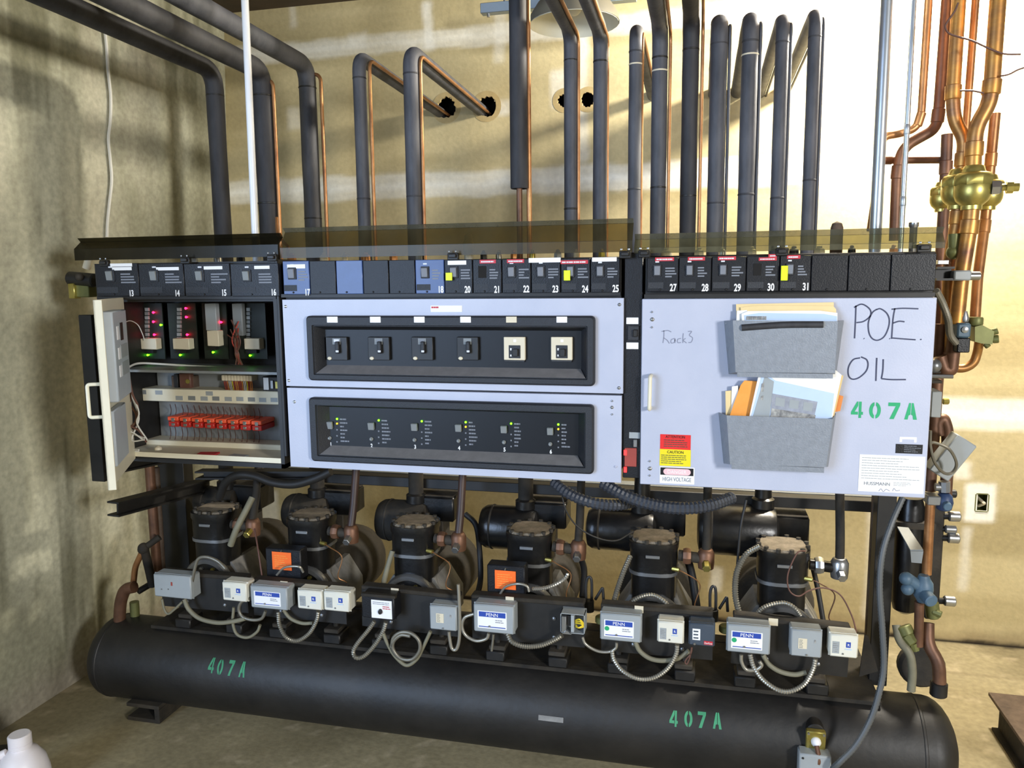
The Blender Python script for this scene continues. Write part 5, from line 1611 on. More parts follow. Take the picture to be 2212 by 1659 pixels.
hose([(1640, 1180, 2.37), (1612, 1198, 2.34), (1592, 1235, 2.32), (1588, 1280, 2.3), (1594, 1315, 2.29), (1602, 1345, 2.29)], .0085, 'flex', 'armoured conduit curving down the left side of the rightmost compressor', None, True) if False else \
hose([U(*p) for p in [(1640, 1180, 2.34), (1612, 1198, 2.32), (1592, 1235, 2.31), (1588, 1280, 2.3), (1594, 1315, 2.29), (1602, 1345, 2.29)]], .0085, 'flex', 'armoured conduit curving down the left side of the rightmost compressor', None, True)
hose([U(*p) for p in [(1362, 1200, 2.36), (1345, 1240, 2.33), (1330, 1285, 2.31), (1322, 1320, 2.3)]], .008, 'flex', 'armoured conduit down the left side of the fifth compressor', None, True)
hose([U(*p) for p in [(848, 1190, 2.36), (836, 1230, 2.34), (826, 1270, 2.3)]], .009, 'flex_green', 'grey cable down the left side of the third compressor', None)
hose([U(*p) for p in [(1005, 1110, 2.62), (1028, 1135, 2.6), (1036, 1190, 2.55), (1038, 1250, 2.5), (1030, 1290, 2.4)]], .01, 'cable_black', 'black cable looping down the right of the third compressor', None)
hose([U(*p) for p in [(1255, 1205, 2.6), (1262, 1235, 2.56), (1258, 1290, 2.5)]], .011, 'cable_black', 'black cable down the right of the fourth compressor', None)
hose([U(*p) for p in [(1484, 1200, 2.52), (1496, 1250, 2.5), (1506, 1320, 2.46)]], .013, 'cable_black', 'thick black line slanting down right of the fifth compressor', None)
hose([U(*p) for p in [(1752, 1210, 2.54), (1766, 1270, 2.5), (1778, 1340, 2.46)]], .008, 'cable_black', 'black line slanting down right of the rightmost compressor', None)
hose([U(*p) for p in [(545, 1075, 2.36), (530, 1105, 2.33), (512, 1140, 2.3), (498, 1178, 2.3)]], .011, 'flex_green', 'dusty pipe slanting across the front of the first compressor', None)
hose([U(*p) for p in [(550, 1142, 2.36), (558, 1190, 2.32), (566, 1245, 2.3)]], .003, 'wire_brown', 'thin brown wire hanging right of the first compressor', None)
hose([U(*p) for p in [(1740, 1190, 2.34), (1722, 1195, 2.32), (1702, 1240, 2.31), (1705, 1275, 2.31), (1725, 1288, 2.31), (1748, 1276, 2.32), (1780, 1270, 2.33), (1815, 1285, 2.32), (1840, 1330, 2.28), (1850, 1365, 2.24)]], .0022, 'wire_brown', 'thin tube looping from the rightmost compressor to the last white control box', None)
# arc of armoured conduit across the front rings
hose([U(*p) for p in [(1628, 1335, 2.29), (1650, 1312, 2.28), (1690, 1302, 2.28), (1715, 1312, 2.28), (1730, 1330, 2.29)]], .006, 'flex', 'armoured conduit arching over the front ring of the rightmost compressor', None, True)
hose([U(*p) for p in [(1352, 1322, 2.29), (1372, 1295, 2.28), (1408, 1285, 2.28), (1436, 1300, 2.28), (1448, 1318, 2.29)]], .006, 'flex', 'armoured conduit arching over the front ring of the fifth compressor', None, True)
hose([U(*p) for p in [(1076, 1290, 2.27), (1092, 1268, 2.26), (1118, 1261, 2.25), (1138, 1266, 2.25), (1143, 1278, 2.25)]], .004, 'flex_bright', 'short conduit arching below the orange tag of the fourth compressor', None)
hose([U(*p) for p in [(1150, 1272, 2.27), (1178, 1270, 2.26), (1205, 1260, 2.26), (1222, 1248, 2.27), (1227, 1238, 2.28)]], .006, 'flex_bright', 'bright armoured conduit across the front of the fourth compressor', None, True)
hose([U(*p) for p in [(598, 1242, 2.27), (615, 1226, 2.26), (645, 1224, 2.26), (655, 1236, 2.27)]], .004, 'flex_bright', 'short pale conduit arching below the orange tag of the second compressor', None)

# dark plates with orange tags
def tag_plate(r, tg, label, label2, y):
    x0, x1, z0, z1 = RC(*r, y)
    t = thing('switch_plate', ((x0 + x1) / 2, y, z0), label, 'plate', 'dark plates beside the compressors')
    MB().box(x0, x1, y, y + .05, z0, z1, .004).build('plate', 'panel', t)
    x0, x1, z0, z1 = RC(*tg, y - .003)
    t = thing('hang_tag', ((x0 + x1) / 2, y - .003, z0), label2, 'tag', 'orange tags')
    MB().box(x0, x1, y - .003, y - .0015, z0, z1).build('card', 'orange', t, 0)
    print_lines((tg[0] + 5, tg[1] + 6, tg[2] - 5, tg[3] - 5), y - .0032, 6, 'lettering', 'envelope', t, (.6, 1), .3, 5, 12)
    MB().cyl(((x0 + x1) / 2, y - .006, z1 + .004), ((x0 + x1) / 2, y, z1 + .006), .003, n=8).build('fastener', 'steel', t)


tag_plate((574, 1186, 650, 1250), (588, 1193, 629, 1231), 'dark square plate left of the second compressor', 'bright orange tag on the dark plate left of the second compressor', 2.30)
tag_plate((1052, 1222, 1134, 1284), (1069, 1233, 1114, 1273), 'dark square plate left of the fourth compressor', 'bright orange tag on the dark plate left of the fourth compressor', 2.28)

# ================================================================== CONTROL BARS AND BOXES
YBAR = 2.245
BARS = [((346, 1238), (532, 1252), 88), ((545, 1256), (746, 1274), 88), ((781, 1270), (992, 1292), 96), ((1018, 1290), (1262, 1308), 100), ((1298, 1310), (1540, 1328), 104), ((1584, 1334), (1838, 1362), 104)]
bw = ['first', 'second', 'third', 'fourth', 'fifth', 'sixth']
for i, (a, b, h) in enumerate(BARS):
    A, B_ = U(a[0], a[1], YBAR), U(b[0], b[1], YBAR)
    hh_ = h * .00135
    R = Matrix.Rotation(-math.atan2(B_.z - A.z, B_.x - A.x), 3, 'Y')
    cz = (A.z + B_.z) / 2; cxm = (A.x + B_.x) / 2; ln = (B_ - A).length
    t = thing('control_bar', (cxm, YBAR, cz - hh_), 'black mounting plate carrying control boxes, %s from the left above the tank' % bw[i], 'mounting plate', 'black mounting plates above the tank')
    P0 = (cxm, YBAR, cz)
    mb = MB().box(cxm - ln / 2, cxm + ln / 2, YBAR, YBAR + .006, cz - hh_, cz, 0, R, P0).build('plate', 'black', t, 0)
    mb = MB().box(cxm - ln / 2, cxm + ln / 2, YBAR - .004, YBAR + .035, cz - .004, cz + .010, .003, R, P0).build('top_flange', 'dirty_black', t)
    for u in (-.1, .12):
        for v in (.35, .8):
            MB().lathe([(.006, 0), (.006, .003), (.002, .006)], (cxm + u * ln * 2, YBAR, cz - hh_ * v), (0, -1, 0), 10).build('bolt', 'gasket', t)
    MB().box(cxm - .02, cxm + .02, YBAR + .006, YBAR + .1, cz - hh_ + .01, cz - hh_ + .03, .002).build('bracket', 'dirty_black', t)
    # paper label on the flange
    lx = (a[0] * .66 + b[0] * .34); ly = a[1] * .66 + b[1] * .34
    if i in (1, 2, 3, 4, 5):
        c = U(lx, ly, YBAR - .006)
        MB().box(c.x - .013, c.x + .013, YBAR - .0062, YBAR - .004, c.z - .011, c.z + .010).build('paper_label', 'cream', t, 0)


def ctrl(r, kind, label, y=2.19, d=.055):
    """small control enclosure: photo rectangle of its front face"""
    x0, x1, z0, z1 = RC(*r, y)
    t = thing('control_box', ((x0 + x1) / 2, y, z0), label, 'control box', 'control boxes above the tank')
    m_ = {'penn': 'box_grey', 'grey': 'box_grey', 'plain': 'box_grey', 'white': 'box_white', 'dark': 'box_dark', 'timer': 'panel'}[kind]
    MB().box(x0, x1, y, YBAR, z0, z1, .004).build('case', m_, t)
    MB().box(x0 - .001, x1 + .001, y + .012, y + .014, z0 - .001, z1 + .001, 0).build('seam', m_, t, 0)
    w, h = r[2] - r[0], r[3] - r[1]
    f = lambda a, b, c, d_: (r[0] + w * a, r[1] + h * b, r[0] + w * c, r[1] + h * d_)
    if kind == 'penn':
        pbox(f(.10, .22, .82, .84), y - .0008, y, 'label', 'white', t, 0)
        pbox(f(.13, .25, .79, .43), y - .0013, y - .0006, 'label_band', 'blue', t, 0)
        c = U(r[0] + w * .46, r[1] + h * .34, y)
        text('PENN', 'lettering', (z1 - z0) * .17, (c.x, y - .0017, c.z), 'white', t, 1.0)
        pbox(f(.13, .77, .79, .80), y - .0013, y - .0006, 'label_line', 'blue', t, 0)
        print_lines(f(.54, .52, .76, .66), y - .001, 2, 'small_print', 'print_grey', t, (.8, 1), .35, 3, 3)
        if r[0] > 1250:
            c = U(r[0] + w * .17, r[1] + h * .50, y)
            MB().lathe([(.007, 0), (.007, .0006)], (c.x, y - .0008, c.z), (0, -1, 0), 14).build('green_sticker', 'green', t)
        c = U(r[0] + w * .4, r[1] + h * .74, y); MB().cyl((c.x, y - .004, c.z), (c.x, y, c.z), .003, n=8).build('screw', 'steel', t)
    elif kind == 'white':
        pbox(f(.10, .28, .34, .80), y - .0008, y, 'scale_window', 'box_grey', t, 0)
        print_lines(f(.12, .34, .30, .76), y - .001, 5, 'scale_marks', 'photo_dark', t, (.8, 1), .3, 3, 4)
        pbox(f(.58, .32, .74, .56), y - .001, y, 'blue_logo', 'blue', t, 0)
        c = U(r[0] + w * .66, r[1] + h * .44, y); text('R', 'lettering', (z1 - z0) * .16, (c.x, y - .0016, c.z), 'white', t)
        print_lines(f(.54, .60, .78, .68), y - .001, 1, 'small_print', 'photo_blue', t, (1, 1), .5, 4, 4)
        c = U(r[0] + w * .46, r[1] + h * .82, y); MB().cyl((c.x, y - .002, c.z), (c.x, y, c.z), .0025, n=8).build('screw', 'gasket', t)
    elif kind == 'grey':
        pbox(f(.24, .30, .52, .68), y - .0008, y, 'scale_window', 'cream', t, 0)
        print_lines(f(.27, .33, .40, .66), y - .001, 6, 'scale_marks', 'grey_mid', t, (.8, 1), .35, 2, 4)
        c = U(r[0] + w * .78, r[1] + h * .42, y); pbox(f(.75, .36, .80, .48), y - .001, y, 'mark', 'photo_dark', t, 0)
        c = U(r[0] + w * .5, r[1] + h * .9, y); MB().cyl((c.x, y - .003, c.z), (c.x, y, c.z), .0025, n=8).build('screw', 'steel', t)
    elif kind == 'dark':
        pbox(f(.14, .22, .44, .72), y - .0008, y, 'scale_window', 'white', t, 0)
        print_lines(f(.18, .26, .40, .70), y - .001, 3, 'scale_marks', 'box_dark', t, (.8, 1), .4, 0, 4)
        pbox(f(.58, .78, .92, .94), y - .001, y, 'red_badge', 'red_label', t, 0)
        c = U(r[0] + w * .75, r[1] + h * .86, y); text('Danfoss', 'lettering', .0085, (c.x, y - .0016, c.z), 'white', t, .8)
        c = U(r[0] + w * .22, r[1] + h * .88, y); MB().cyl((c.x, y - .003, c.z), (c.x, y, c.z), .0035, n=8).build('screw', 'steel', t)
    elif kind == 'timer':
        pbox(f(.30, .22, .92, .98), y - .001, y, 'label', 'white', t, 0)
        print_lines(f(.34, .28, .88, .42), y - .0012, 2, 'small_print', 'photo_grey', t, (.9, 1), .4, 6, 4)
        print_lines(f(.64, .46, .88, .62), y - .0012, 2, 'small_print', 'red_label', t, (.8, 1), .4, 3, 4)
        c = U(r[0] + w * .58, r[1] + h * .68, y); MB().lathe([(.007, 0), (.006, .006), (.001, .007)], (c.x, y - .001, c.z), (0, -1, 0), 12, squash=1.3).build('knob', 'black', t)
        pbox(f(-.02, -.02, 1.02, .10), y - .006, y + .01, 'lid_lip', 'dirty_black', t, .001)
    elif kind == 'plain':
        pbox(f(.46, .30, .50, .46), y - .001, y, 'mark', 'red_dim', t, 0)
        for a_ in (.22, .40):
            c = U(r[0] + w * a_, r[1] + h * .6, y); MB().cyl((c.x, y - .002, c.z), (c.x, y, c.z), .0022, n=8).build('screw', 'steel', t)
    return t


ctrl((332, 1243, 412, 1292), 'plain', 'plain grey control box with no label, leftmost above the tank')
ctrl((480, 1259, 532, 1299), 'white', 'white control box on the first mounting plate from the left')
ctrl((541, 1268, 620, 1316), 'penn', 'grey control box with a blue label band, second mounting plate from the left')
ctrl((642, 1276, 695, 1317), 'white', 'white control box, left of a touching pair on the second mounting plate')
ctrl((699, 1279, 754, 1321), 'white', 'white control box, right of a touching pair on the second mounting plate')
ctrl((781, 1286, 852, 1337), 'timer', 'black timer box with a white label and knob, third mounting plate')
ctrl((928, 1310, 986, 1362), 'grey', 'grey control box with a small printed window on the third mounting plate')
ctrl((1023, 1308, 1110, 1368), 'penn', 'grey control box with a clean blue-banded label on the fourth mounting plate')
ctrl((1296, 1328, 1385, 1386), 'penn', 'grey control box with a blue band and green sticker on the fifth mounting plate')
ctrl((1420, 1344, 1477, 1390), 'white', 'white control box with a blue mark on the fifth mounting plate')
ctrl((1488, 1348, 1544, 1396), 'dark', 'slate control box with a red badge, right end of the fifth mounting plate')
ctrl((1570, 1352, 1664, 1412), 'penn', 'grey control box with a blue band and green sticker on the rightmost mounting plate')
ctrl((1708, 1362, 1776, 1420), 'grey', 'grey control box with a narrow window on the rightmost mounting plate')
ctrl((1792, 1372, 1854, 1421), 'white', 'white control box hanging at the right end of the last plate')
# open box with yellow wire
r = (1210, 1328, 1262, 1370)
x0, x1, z0, z1 = RC(*r, 2.19)
t = thing('control_box', ((x0 + x1) / 2, 2.19, z0), 'open control box with its cover off and yellow wires showing', 'control box', 'control boxes above the tank')
MB().box(x0, x1, 2.235, YBAR, z0, z1).box(x0, x0 + .002, 2.195, 2.235, z0, z1).box(x1 - .002, x1, 2.195, 2.235, z0, z1).box(x0, x1, 2.195, 2.235, z1 - .002, z1).box(x0, x1, 2.195, 2.235, z0, z0 + .002).build('case', 'box_grey', t, 0)
pbox((1213, 1332, 1223, 1366), 2.19, 2.21, 'bracket', 'steel', t, .001)
pbox((1225, 1330, 1233, 1352), 2.2, 2.22, 'slot', 'black', t, 0)
pbox((1233, 1330, 1240, 1366), 2.19, 2.21, 'bracket', 'box_grey', t, .001)
MB().prism([(0, 0), (.028, 0), (.014, .012)], U(1214, 1369, 2.188), (1, 0, 0), (0, 0, 1), (0, 1, 0), .01).build('clip', 'steel', t, 0)
for k in range(3):
    MB().tube(cat_rom(px_path([(1243, 1340 + k * 3, 2.2), (1252 + k * 2, 1338 + k * 5, 2.185), (1260, 1348 + k * 3, 2.19), (1250, 1356, 2.18), (1244, 1350 + k * 2, 2.2)], 0)), .0022, 6).build('yellow_wire', 'wire_yellow', t)

# hoses under and between the boxes
G = 'hoses below the control boxes'
yh = 2.205
hose([(414, 1262), (420, 1232), (428, 1208), (446, 1203), (470, 1212), (487, 1228)], .0055, 'flex', 'grey conduit rising over the leftmost control box', yh, group=G)
hose([(398, 1294), (408, 1316), (432, 1336), (470, 1345), (505, 1342), (530, 1336)], .0075, 'flex_green', 'pale conduit sagging below the leftmost control box', yh, group=G)
hose([(350, 1294), (355, 1316), (363, 1326), (375, 1318), (394, 1300)], .004, 'flex_green', 'small cable loop under the leftmost control box', yh, group=G)
hose([(540, 1292), (522, 1300), (516, 1316), (524, 1332), (545, 1339), (565, 1336), (574, 1320)], .0055, 'flex', 'round conduit loop left of the first blue-banded box', yh, group=G)
hose([(505, 1312), (503, 1345), (512, 1370), (535, 1377), (555, 1365), (562, 1350)], .005, 'flex_green', 'dim conduit loop hanging below the first white box', 2.22, group=G)
hose([(601, 1322), (604, 1350), (618, 1376), (642, 1384), (668, 1368), (684, 1340), (688, 1318)], .0065, 'flex', 'U-shaped conduit joining the blue-banded and white boxes on the second plate', yh, True, group=G)
hose([(612, 1318), (628, 1336), (652, 1346), (676, 1346)], .006, 'flex_green', 'short conduit running behind the U-shaped hose on the second plate', 2.225, group=G)
hose([(809, 1342), (795, 1362), (772, 1390), (763, 1408), (770, 1421), (788, 1416), (812, 1390), (828, 1362), (834, 1342)], .0068, 'flex', 'long narrow conduit loop hanging from the timer box', yh, True, group=G)
hose([(828, 1368), (838, 1392), (854, 1418), (878, 1437), (900, 1424), (914, 1398), (930, 1364)], .0058, 'flex_green', 'conduit hanging from timer box to the next grey box', yh, group=G)
hose([(846, 1398), (850, 1378), (866, 1366), (888, 1368), (905, 1384), (906, 1406), (890, 1424), (866, 1422), (850, 1404), (850, 1386), (866, 1372), (886, 1374)], .006, 'flex', 'coiled conduit hanging below the third mounting plate', 2.195, group=G)
hose([(990, 1262), (992, 1300), (993, 1340), (992, 1380), (986, 1402), (976, 1400), (971, 1376), (970, 1364)], .0055, 'flex_bright', 'pale conduit running upright at the right of the third plate', 2.2, group=G)
hose([(1024, 1326), (1004, 1334), (998, 1352), (1006, 1372), (1028, 1384), (1050, 1380), (1056, 1368)], .0052, 'flex_bright', 'round conduit loop left of the fourth plate blue-banded box', yh, group=G)
hose([(1096, 1368), (1106, 1386), (1132, 1396), (1168, 1394), (1198, 1382), (1216, 1371)], .0075, 'flex', 'thick conduit sagging between blue-banded box and open box', yh, True, group=G)
hose([(1258, 1376), (1266, 1392), (1290, 1406), (1315, 1408), (1330, 1400), (1332, 1388)], .0045, 'flex_bright', 'thin conduit sagging right of the open box', yh, group=G)
hose([(1322, 1404), (1326, 1424), (1345, 1449), (1378, 1466), (1412, 1464), (1442, 1444), (1460, 1414), (1463, 1390)], .0062, 'flex_bright', 'bright armoured conduit in a deep U below the fifth plate', yh, True, group=G)
hose([(1372, 1386), (1382, 1406), (1404, 1422), (1432, 1427), (1464, 1422), (1488, 1406)], .0072, 'flex_green', 'dull conduit sagging behind the deep U below the fifth plate', 2.225, group=G)
hose([(1494, 1398), (1490, 1420), (1484, 1434), (1480, 1428), (1492, 1412), (1495, 1398)], .0022, 'wire_brown', 'small brown wire loop under the slate control box', yh, group=G)
hose([(1601, 1414), (1602, 1430), (1612, 1446), (1632, 1447), (1645, 1438), (1640, 1428)], .0055, 'flex_bright', 'small hook of conduit under the rightmost blue-banded box', yh, group=G)
hose([(1620, 1413), (1628, 1440), (1648, 1468), (1680, 1490), (1708, 1493), (1738, 1477), (1756, 1446), (1762, 1420)], .0065, 'flex_bright', 'bright armoured conduit in a deep U below the rightmost plate', yh, True, group=G)
hose([(1648, 1414), (1660, 1434), (1684, 1450), (1716, 1457), (1742, 1452)], .0072, 'flex_green', 'dull conduit sagging behind the deep U below the rightmost plate', 2.225, group=G)
hose([(1066, 1370), (1064, 1390), (1062, 1406)], .004, 'flex', 'short stub of conduit under the fourth plate blue-banded box', 2.21, group=G)
# black capillary loops standing between the plates
for i, (px, py) in enumerate(((1270, 1245), (1538, 1265))):
    t = thing('capillary_loops', U(px, py + 75, 2.34), 'black bent tubes standing between the %s compressors' % ('fourth and fifth' if i == 0 else 'two rightmost'), 'tubes', 'black bent tubes between compressors')
    MB().tube(cat_rom(px_path([(px - 4, py + 60, 2.34), (px - 4, py + 18, 2.34), (px + 1, py + 2, 2.34), (px + 8, py + 10, 2.34), (px + 8, py + 62, 2.34)], 0), 6), .0045, 8).build('tube', 'cable_black', t)
    MB().tube(fillet(px_path([(px + 16, py + 50, 2.34), (px + 32, py + 24, 2.34), (px + 34, py + 56, 2.34)], 0), .006), .0045, 8).build('tube', 'cable_black', t)
    MB().cyl(U(px + 2, py + 75, 2.34), U(px + 2, py + 52, 2.34), .016, n=12).build('holder', 'cable_black', t)
    mb = MB().cyl(U(px + 30, py + 100, 2.26), U(px + 30, py + 86, 2.26), .02, n=16, ch=.003)
    mb.build('control_bellows', 'olive', t)

# big corrugated hoses
hose([U(*p) for p in [(1195, 1040, 2.34), (1232, 1068, 2.31), (1280, 1086, 2.3), (1330, 1091, 2.33), (1372, 1084, 2.4)]], .0165, 'flex_black', 'black corrugated hose under the centre cabinet, the left of two', None, True, 'corrugated_hose', .013, amp=.09)
hose([U(*p) for p in [(1300, 1042, 2.30), (1350, 1070, 2.28), (1410, 1090, 2.28), (1470, 1098, 2.28), (1530, 1092, 2.32), (1585, 1074, 2.4)]], .018, 'flex_black', 'black corrugated hose sagging to the rightmost compressor, the right of two', None, True, 'corrugated_hose', .013, amp=.09)
hose([U(*p) for p in [(474, 1075, 2.45), (488, 1042, 2.42), (515, 1026, 2.4), (550, 1028, 2.4), (590, 1042, 2.4), (635, 1046, 2.4), (680, 1034, 2.4), (715, 1018, 2.4)]], .015, 'cable_black', 'smooth black hose waving above the first two compressors', None)
hose([U(*p) for p in [(1212, 1060, 2.32), (1222, 1100, 2.32), (1245, 1135, 2.33), (1285, 1160, 2.34), (1330, 1168, 2.36), (1365, 1150, 2.4)]], .0025, 'cable_black', 'thin black wire drooping across the drum of the fifth compressor', None)
hose([U(*p) for p in [(1612, 1080, 2.36), (1600, 1140, 2.34), (1592, 1230, 2.34)]], .004, 'cable_black', 'thin black cable dropping in front of the rightmost drum', None)
# the grey hose hanging at the right
P = [U(*p) for p in [(1950, 1075, 2.3), (1926, 1130, 2.27), (1906, 1195, 2.25), (1900, 1270, 2.24), (1906, 1360, 2.235), (1909, 1440, 2.235), (1898, 1500, 2.225), (1880, 1555, 2.215), (1850, 1608, 2.2), (1815, 1645, 2.19), (1797, 1662, 2.2)]]
hose(P, .0085, 'seal_grey', 'grey flexible conduit hanging from the right cabinet down across the tank', None, True, 'flexible_conduit', .01, amp=.06)

# ================================================================== RIGHT-HAND PIPEWORK
def cpipe(pts, r, m, label, fr=.03, name='copper_pipe', n=14, rings=()):
    P = fillet(px_path(pts, 0), fr)
    t = thing(name, P[-1], label, 'pipe', 'copper pipes at the right end')
    MB().tube(P, r, n).build('tube', m, t, 60)
    for (a, b, y) in rings:
        c = U(a, b, y)
        j = min(range(len(P)), key=lambda k: (P[k] - c).length)
        ax = (P[min(j + 1, len(P) - 1)] - P[max(j - 1, 0)]).normalized()
        s = (c - P[j]).dot(ax); q = P[j] + ax * s
        MB().lathe([(r, -.02), (r * 1.16, -.018), (r * 1.16, .018), (r, .02)], q, ax, n, caps=False).build('sleeve', m, t)
    return t


y0 = 2.52
cpipe([(2010, -60, 2.56), (1990, 250, 2.56), (1978, 278, 2.56), (1940, 290, 2.56), (1908, 294, 2.56), (1903, 340, 2.56), (1880, 500, 2.56)], .011, 'copper', 'slim copper pipe bending left behind the galvanised conduit', .035, rings=[(1990, 258, 2.56)])
cpipe([(2050, -60, 2.58), (2028, 240, 2.58), (2022, 278, 2.58), (1950, 318, 2.58), (1938, 370, 2.58), (1932, 520, 2.58)], .0155, 'copper_dark', 'brown copper pipe with a wide S bend beside the slim copper pipe', .05, rings=[(2028, 250, 2.58), (1937, 372, 2.58)])
cpipe([(1893, 346, 2.62), (2040, 345, 2.62)], .0115, 'copper_dark', 'horizontal copper pipe crossing behind both galvanised conduits', rings=[(1912, 346, 2.62)])
cpipe([(2075, -60, 2.5), (2058, 215, 2.5), (2062, 262, 2.5), (2084, 300, 2.5), (2080, 340, 2.5), (2068, 480, 2.5), (2052, 560, 2.5), (2045, 760, 2.5)], .0185, 'heated_copper', 'heat-stained copper pipe kinking right above the brass valves', .04, rings=[(2057, 200, 2.5), (2081, 345, 2.5), (2067, 470, 2.5)])
cpipe([(2112, -60, 2.6), (2085, 300, 2.6), (2078, 400, 2.58)], .0105, 'copper', 'slim straight copper pipe between the two kinked pipes')
cpipe([(2160, -60, 2.44), (2142, 190, 2.44), (2136, 225, 2.44), (2108, 275, 2.44), (2104, 320, 2.44), (2098, 470, 2.44), (2076, 600, 2.44), (2066, 700, 2.44)], .0205, 'heated_copper', 'thickest copper pipe, rightmost, kinking left to the large brass valve', .045, rings=[(2140, 188, 2.44), (2103, 322, 2.44), (2094, 490, 2.44)])
cpipe([(2150, 245, 2.62), (2140, 350, 2.62), (2128, 480, 2.62), (2112, 600, 2.58), (2106, 690, 2.55)], .0145, 'copper', 'copper pipe with an open slanted top at the far right', rings=[(2138, 345, 2.62), (2129, 490, 2.62)])
cpipe([(2046, 290, 2.6), (2044, 345, 2.6), (2040, 430, 2.6), (2032, 560, 2.58), (2030, 700, 2.56)], .016, 'copper_dark', 'greyish copper pipe with an open top left of the kinked pipes', rings=[(2042, 362, 2.6)])


def ball_valve(px, py, y, r, label, stem=False):
    c = U(px, py, y)
    t = thing('ball_valve', c - Vector((0, 0, r * 1.3)), label, 'valve', 'brass ball valves at the right end')
    MB().lathe([(r * .50, -r * 1.3), (r * .56, -r * 1.28), (r * .56, -r * 1.05), (r * .62, -r * 1.0), (r * .85, -r * .78), (r * .97, -r * .5), (r, -r * .25), (r, r * .12), (r * .98, r * .16)], c, (0, 0, 1), 28).build('body', 'brass', t)
    MB().lathe([(r * 1.04, r * .10), (r * 1.06, r * .14), (r * 1.06, r * .62), (r * .95, r * .78), (r * .7, r * .86)], c, (0, 0, 1), 8, rot=.2).build('hex_bonnet', 'brass', t)
    MB().lathe([(r * .66, r * .84), (r * .6, r * 1.0), (r * .54, r * 1.2), (r * .48, r * 1.25)], c, (0, 0, 1), 20).build('neck', 'brass', t)
    if stem:
        a = c + Vector((r * .85, -.02, -r * .1))
        MB().lathe([(r * .42, 0), (r * .42, r * .4), (r * .32, r * .5)], a, (1, -.15, 0), 6).build('bonnet', 'steel', t)
        MB().lathe([(r * .2, 0), (r * .2, r * .3), (r * .36, r * .32), (r * .36, r * .66), (r * .26, r * .68), (r * .26, r * .95)], a + Vector((r * .42, -r * .06, 0)), (1, -.15, 0), 8).build('stem_cap', 'brass', t)


ball_valve(2101, 405, 2.44, .047, 'large front brass ball valve with a capped stem on its right', True)
ball_valve(2070, 408, 2.5, .044, 'brass ball valve just left of the large front one')
ball_valve(2036, 425, 2.6, .034, 'smallest brass ball valve, at the left end of the valve group')
ball_valve(2134, 415, 2.62, .040, 'brass ball valve mostly hidden behind the large front one')

# pipe clamp and solenoid group
t = thing('pipe_clamp', U(2075, 596, 2.4), 'grey pipe clamp on a black bracket at the right end of the strip', 'clamp')
x0, x1, z0, z1 = RC(2060, 584, 2098, 606, 2.4)
MB().box(x0, x1, 2.395, 2.48, z0, z1, .004).build('clamp', 'box_grey', t)
a = U(2100, 596, 2.41); MB().cyl(a - Vector((.02, 0, 0)), a + Vector((.02, 0, 0)), .012, n=12, ch=.002).build('bolt', 'steel', t)
x0, x1, z0, z1 = RC(2024, 576, 2062, 606, 2.4)
MB().box(x0, x1, 2.4, 2.44, z0, z0 + .006).box(x0, x1, 2.4, 2.44, z1 - .006, z1).box(x0, x1, 2.43, 2.44, z0, z1).build('bracket', 'black', t, 0)
x0, x1, z0, z1 = RC(2026, 562, 2050, 571, 2.4)
MB().box(x0, x1, 2.4, 2.43, z0, z1, .001).build('plate', 'steel', t)
mb = MB().cyl(U(2056, 520, 2.46), U(2072, 520, 2.46), .014, n=8).cyl(U(2062, 548, 2.46), U(2062, 505, 2.46), .016, n=10).sphere(U(2060, 545, 2.46), .02, 10, 8)
tag(mb.build('angle_valve', 'olive'), 'small tarnished angle valve just right of the pale acrylic cover', 'valve')
# solenoid
t = thing('solenoid_valve', U(2082, 760, 2.4), 'solenoid valve with blue coil face in front of the right copper pipes', 'solenoid valve')
pbox((2068, 698, 2098, 730), 2.40, 2.46, 'coil', 'blue_paint', t, .005)
c = U(2084, 712, 2.40); MB().lathe([(.009, 0), (.009, .004), (.003, .006)], c, (0, -1, 0), 12).build('coil_nut', 'steel', t)
pbox((2068, 730, 2096, 762), 2.405, 2.46, 'junction_box', 'panel', t, .003)
MB().lathe([(.010, 0), (.012, .01), (.006, .03)], U(2083, 695, 2.43), (0, 0, 1), 12).build('tube', 'steel', t)
MB().lathe([(.02, 0), (.03, .012), (.03, .03), (.018, .04)], U(2062, 700, 2.5), (0, -1, 0), 20).build('pulley_cap', 'black', t)
tag(MB().tube(fillet(px_path([(2068, 690, 2.46), (2060, 745, 2.46), (2054, 800, 2.46), (2040, 800, 2.46), (2030, 770, 2.46)], 0), .04), .019, 14).build('copper_pipe', 'copper_dark'), 'brown copper U-bend below the solenoid at the right', 'pipe')
tag(MB().tube(fillet(px_path([(2116, 732, 2.48), (2112, 760, 2.5), (2104, 785, 2.5), (2082, 797, 2.5), (2058, 795, 2.5)], 0), .05), .0125, 14).build('copper_pipe', 'heated_copper'), 'bright copper elbow curving under the grey valve block', 'pipe')
t = thing('valve_block', U(2125, 755, 2.46), 'olive grey angled valve block with two plugs, right of the solenoid', 'valve')
P = [(2106, 706), (2122, 702), (2148, 716), (2144, 744), (2120, 742), (2106, 738)]
q0 = [U(a, b, 2.45) for a, b in P]
MB().add(q0 + [v + Vector((0, .05, 0)) for v in q0], [tuple(range(6)), tuple(reversed(range(6, 12)))] + [(i, (i + 1) % 6, (i + 1) % 6 + 6, i + 6) for i in range(6)]).build('block', 'olive', t, 0)
for (a, b, c_, d_, r_) in ((2140, 718, 2156, 714, .010), (2144, 733, 2158, 732, .012), (2128, 742, 2136, 750, .008)):
    MB().cyl(U(a, b, 2.47), U(c_, d_, 2.465), r_, n=10, ch=.002).build('plug', 'olive', t)
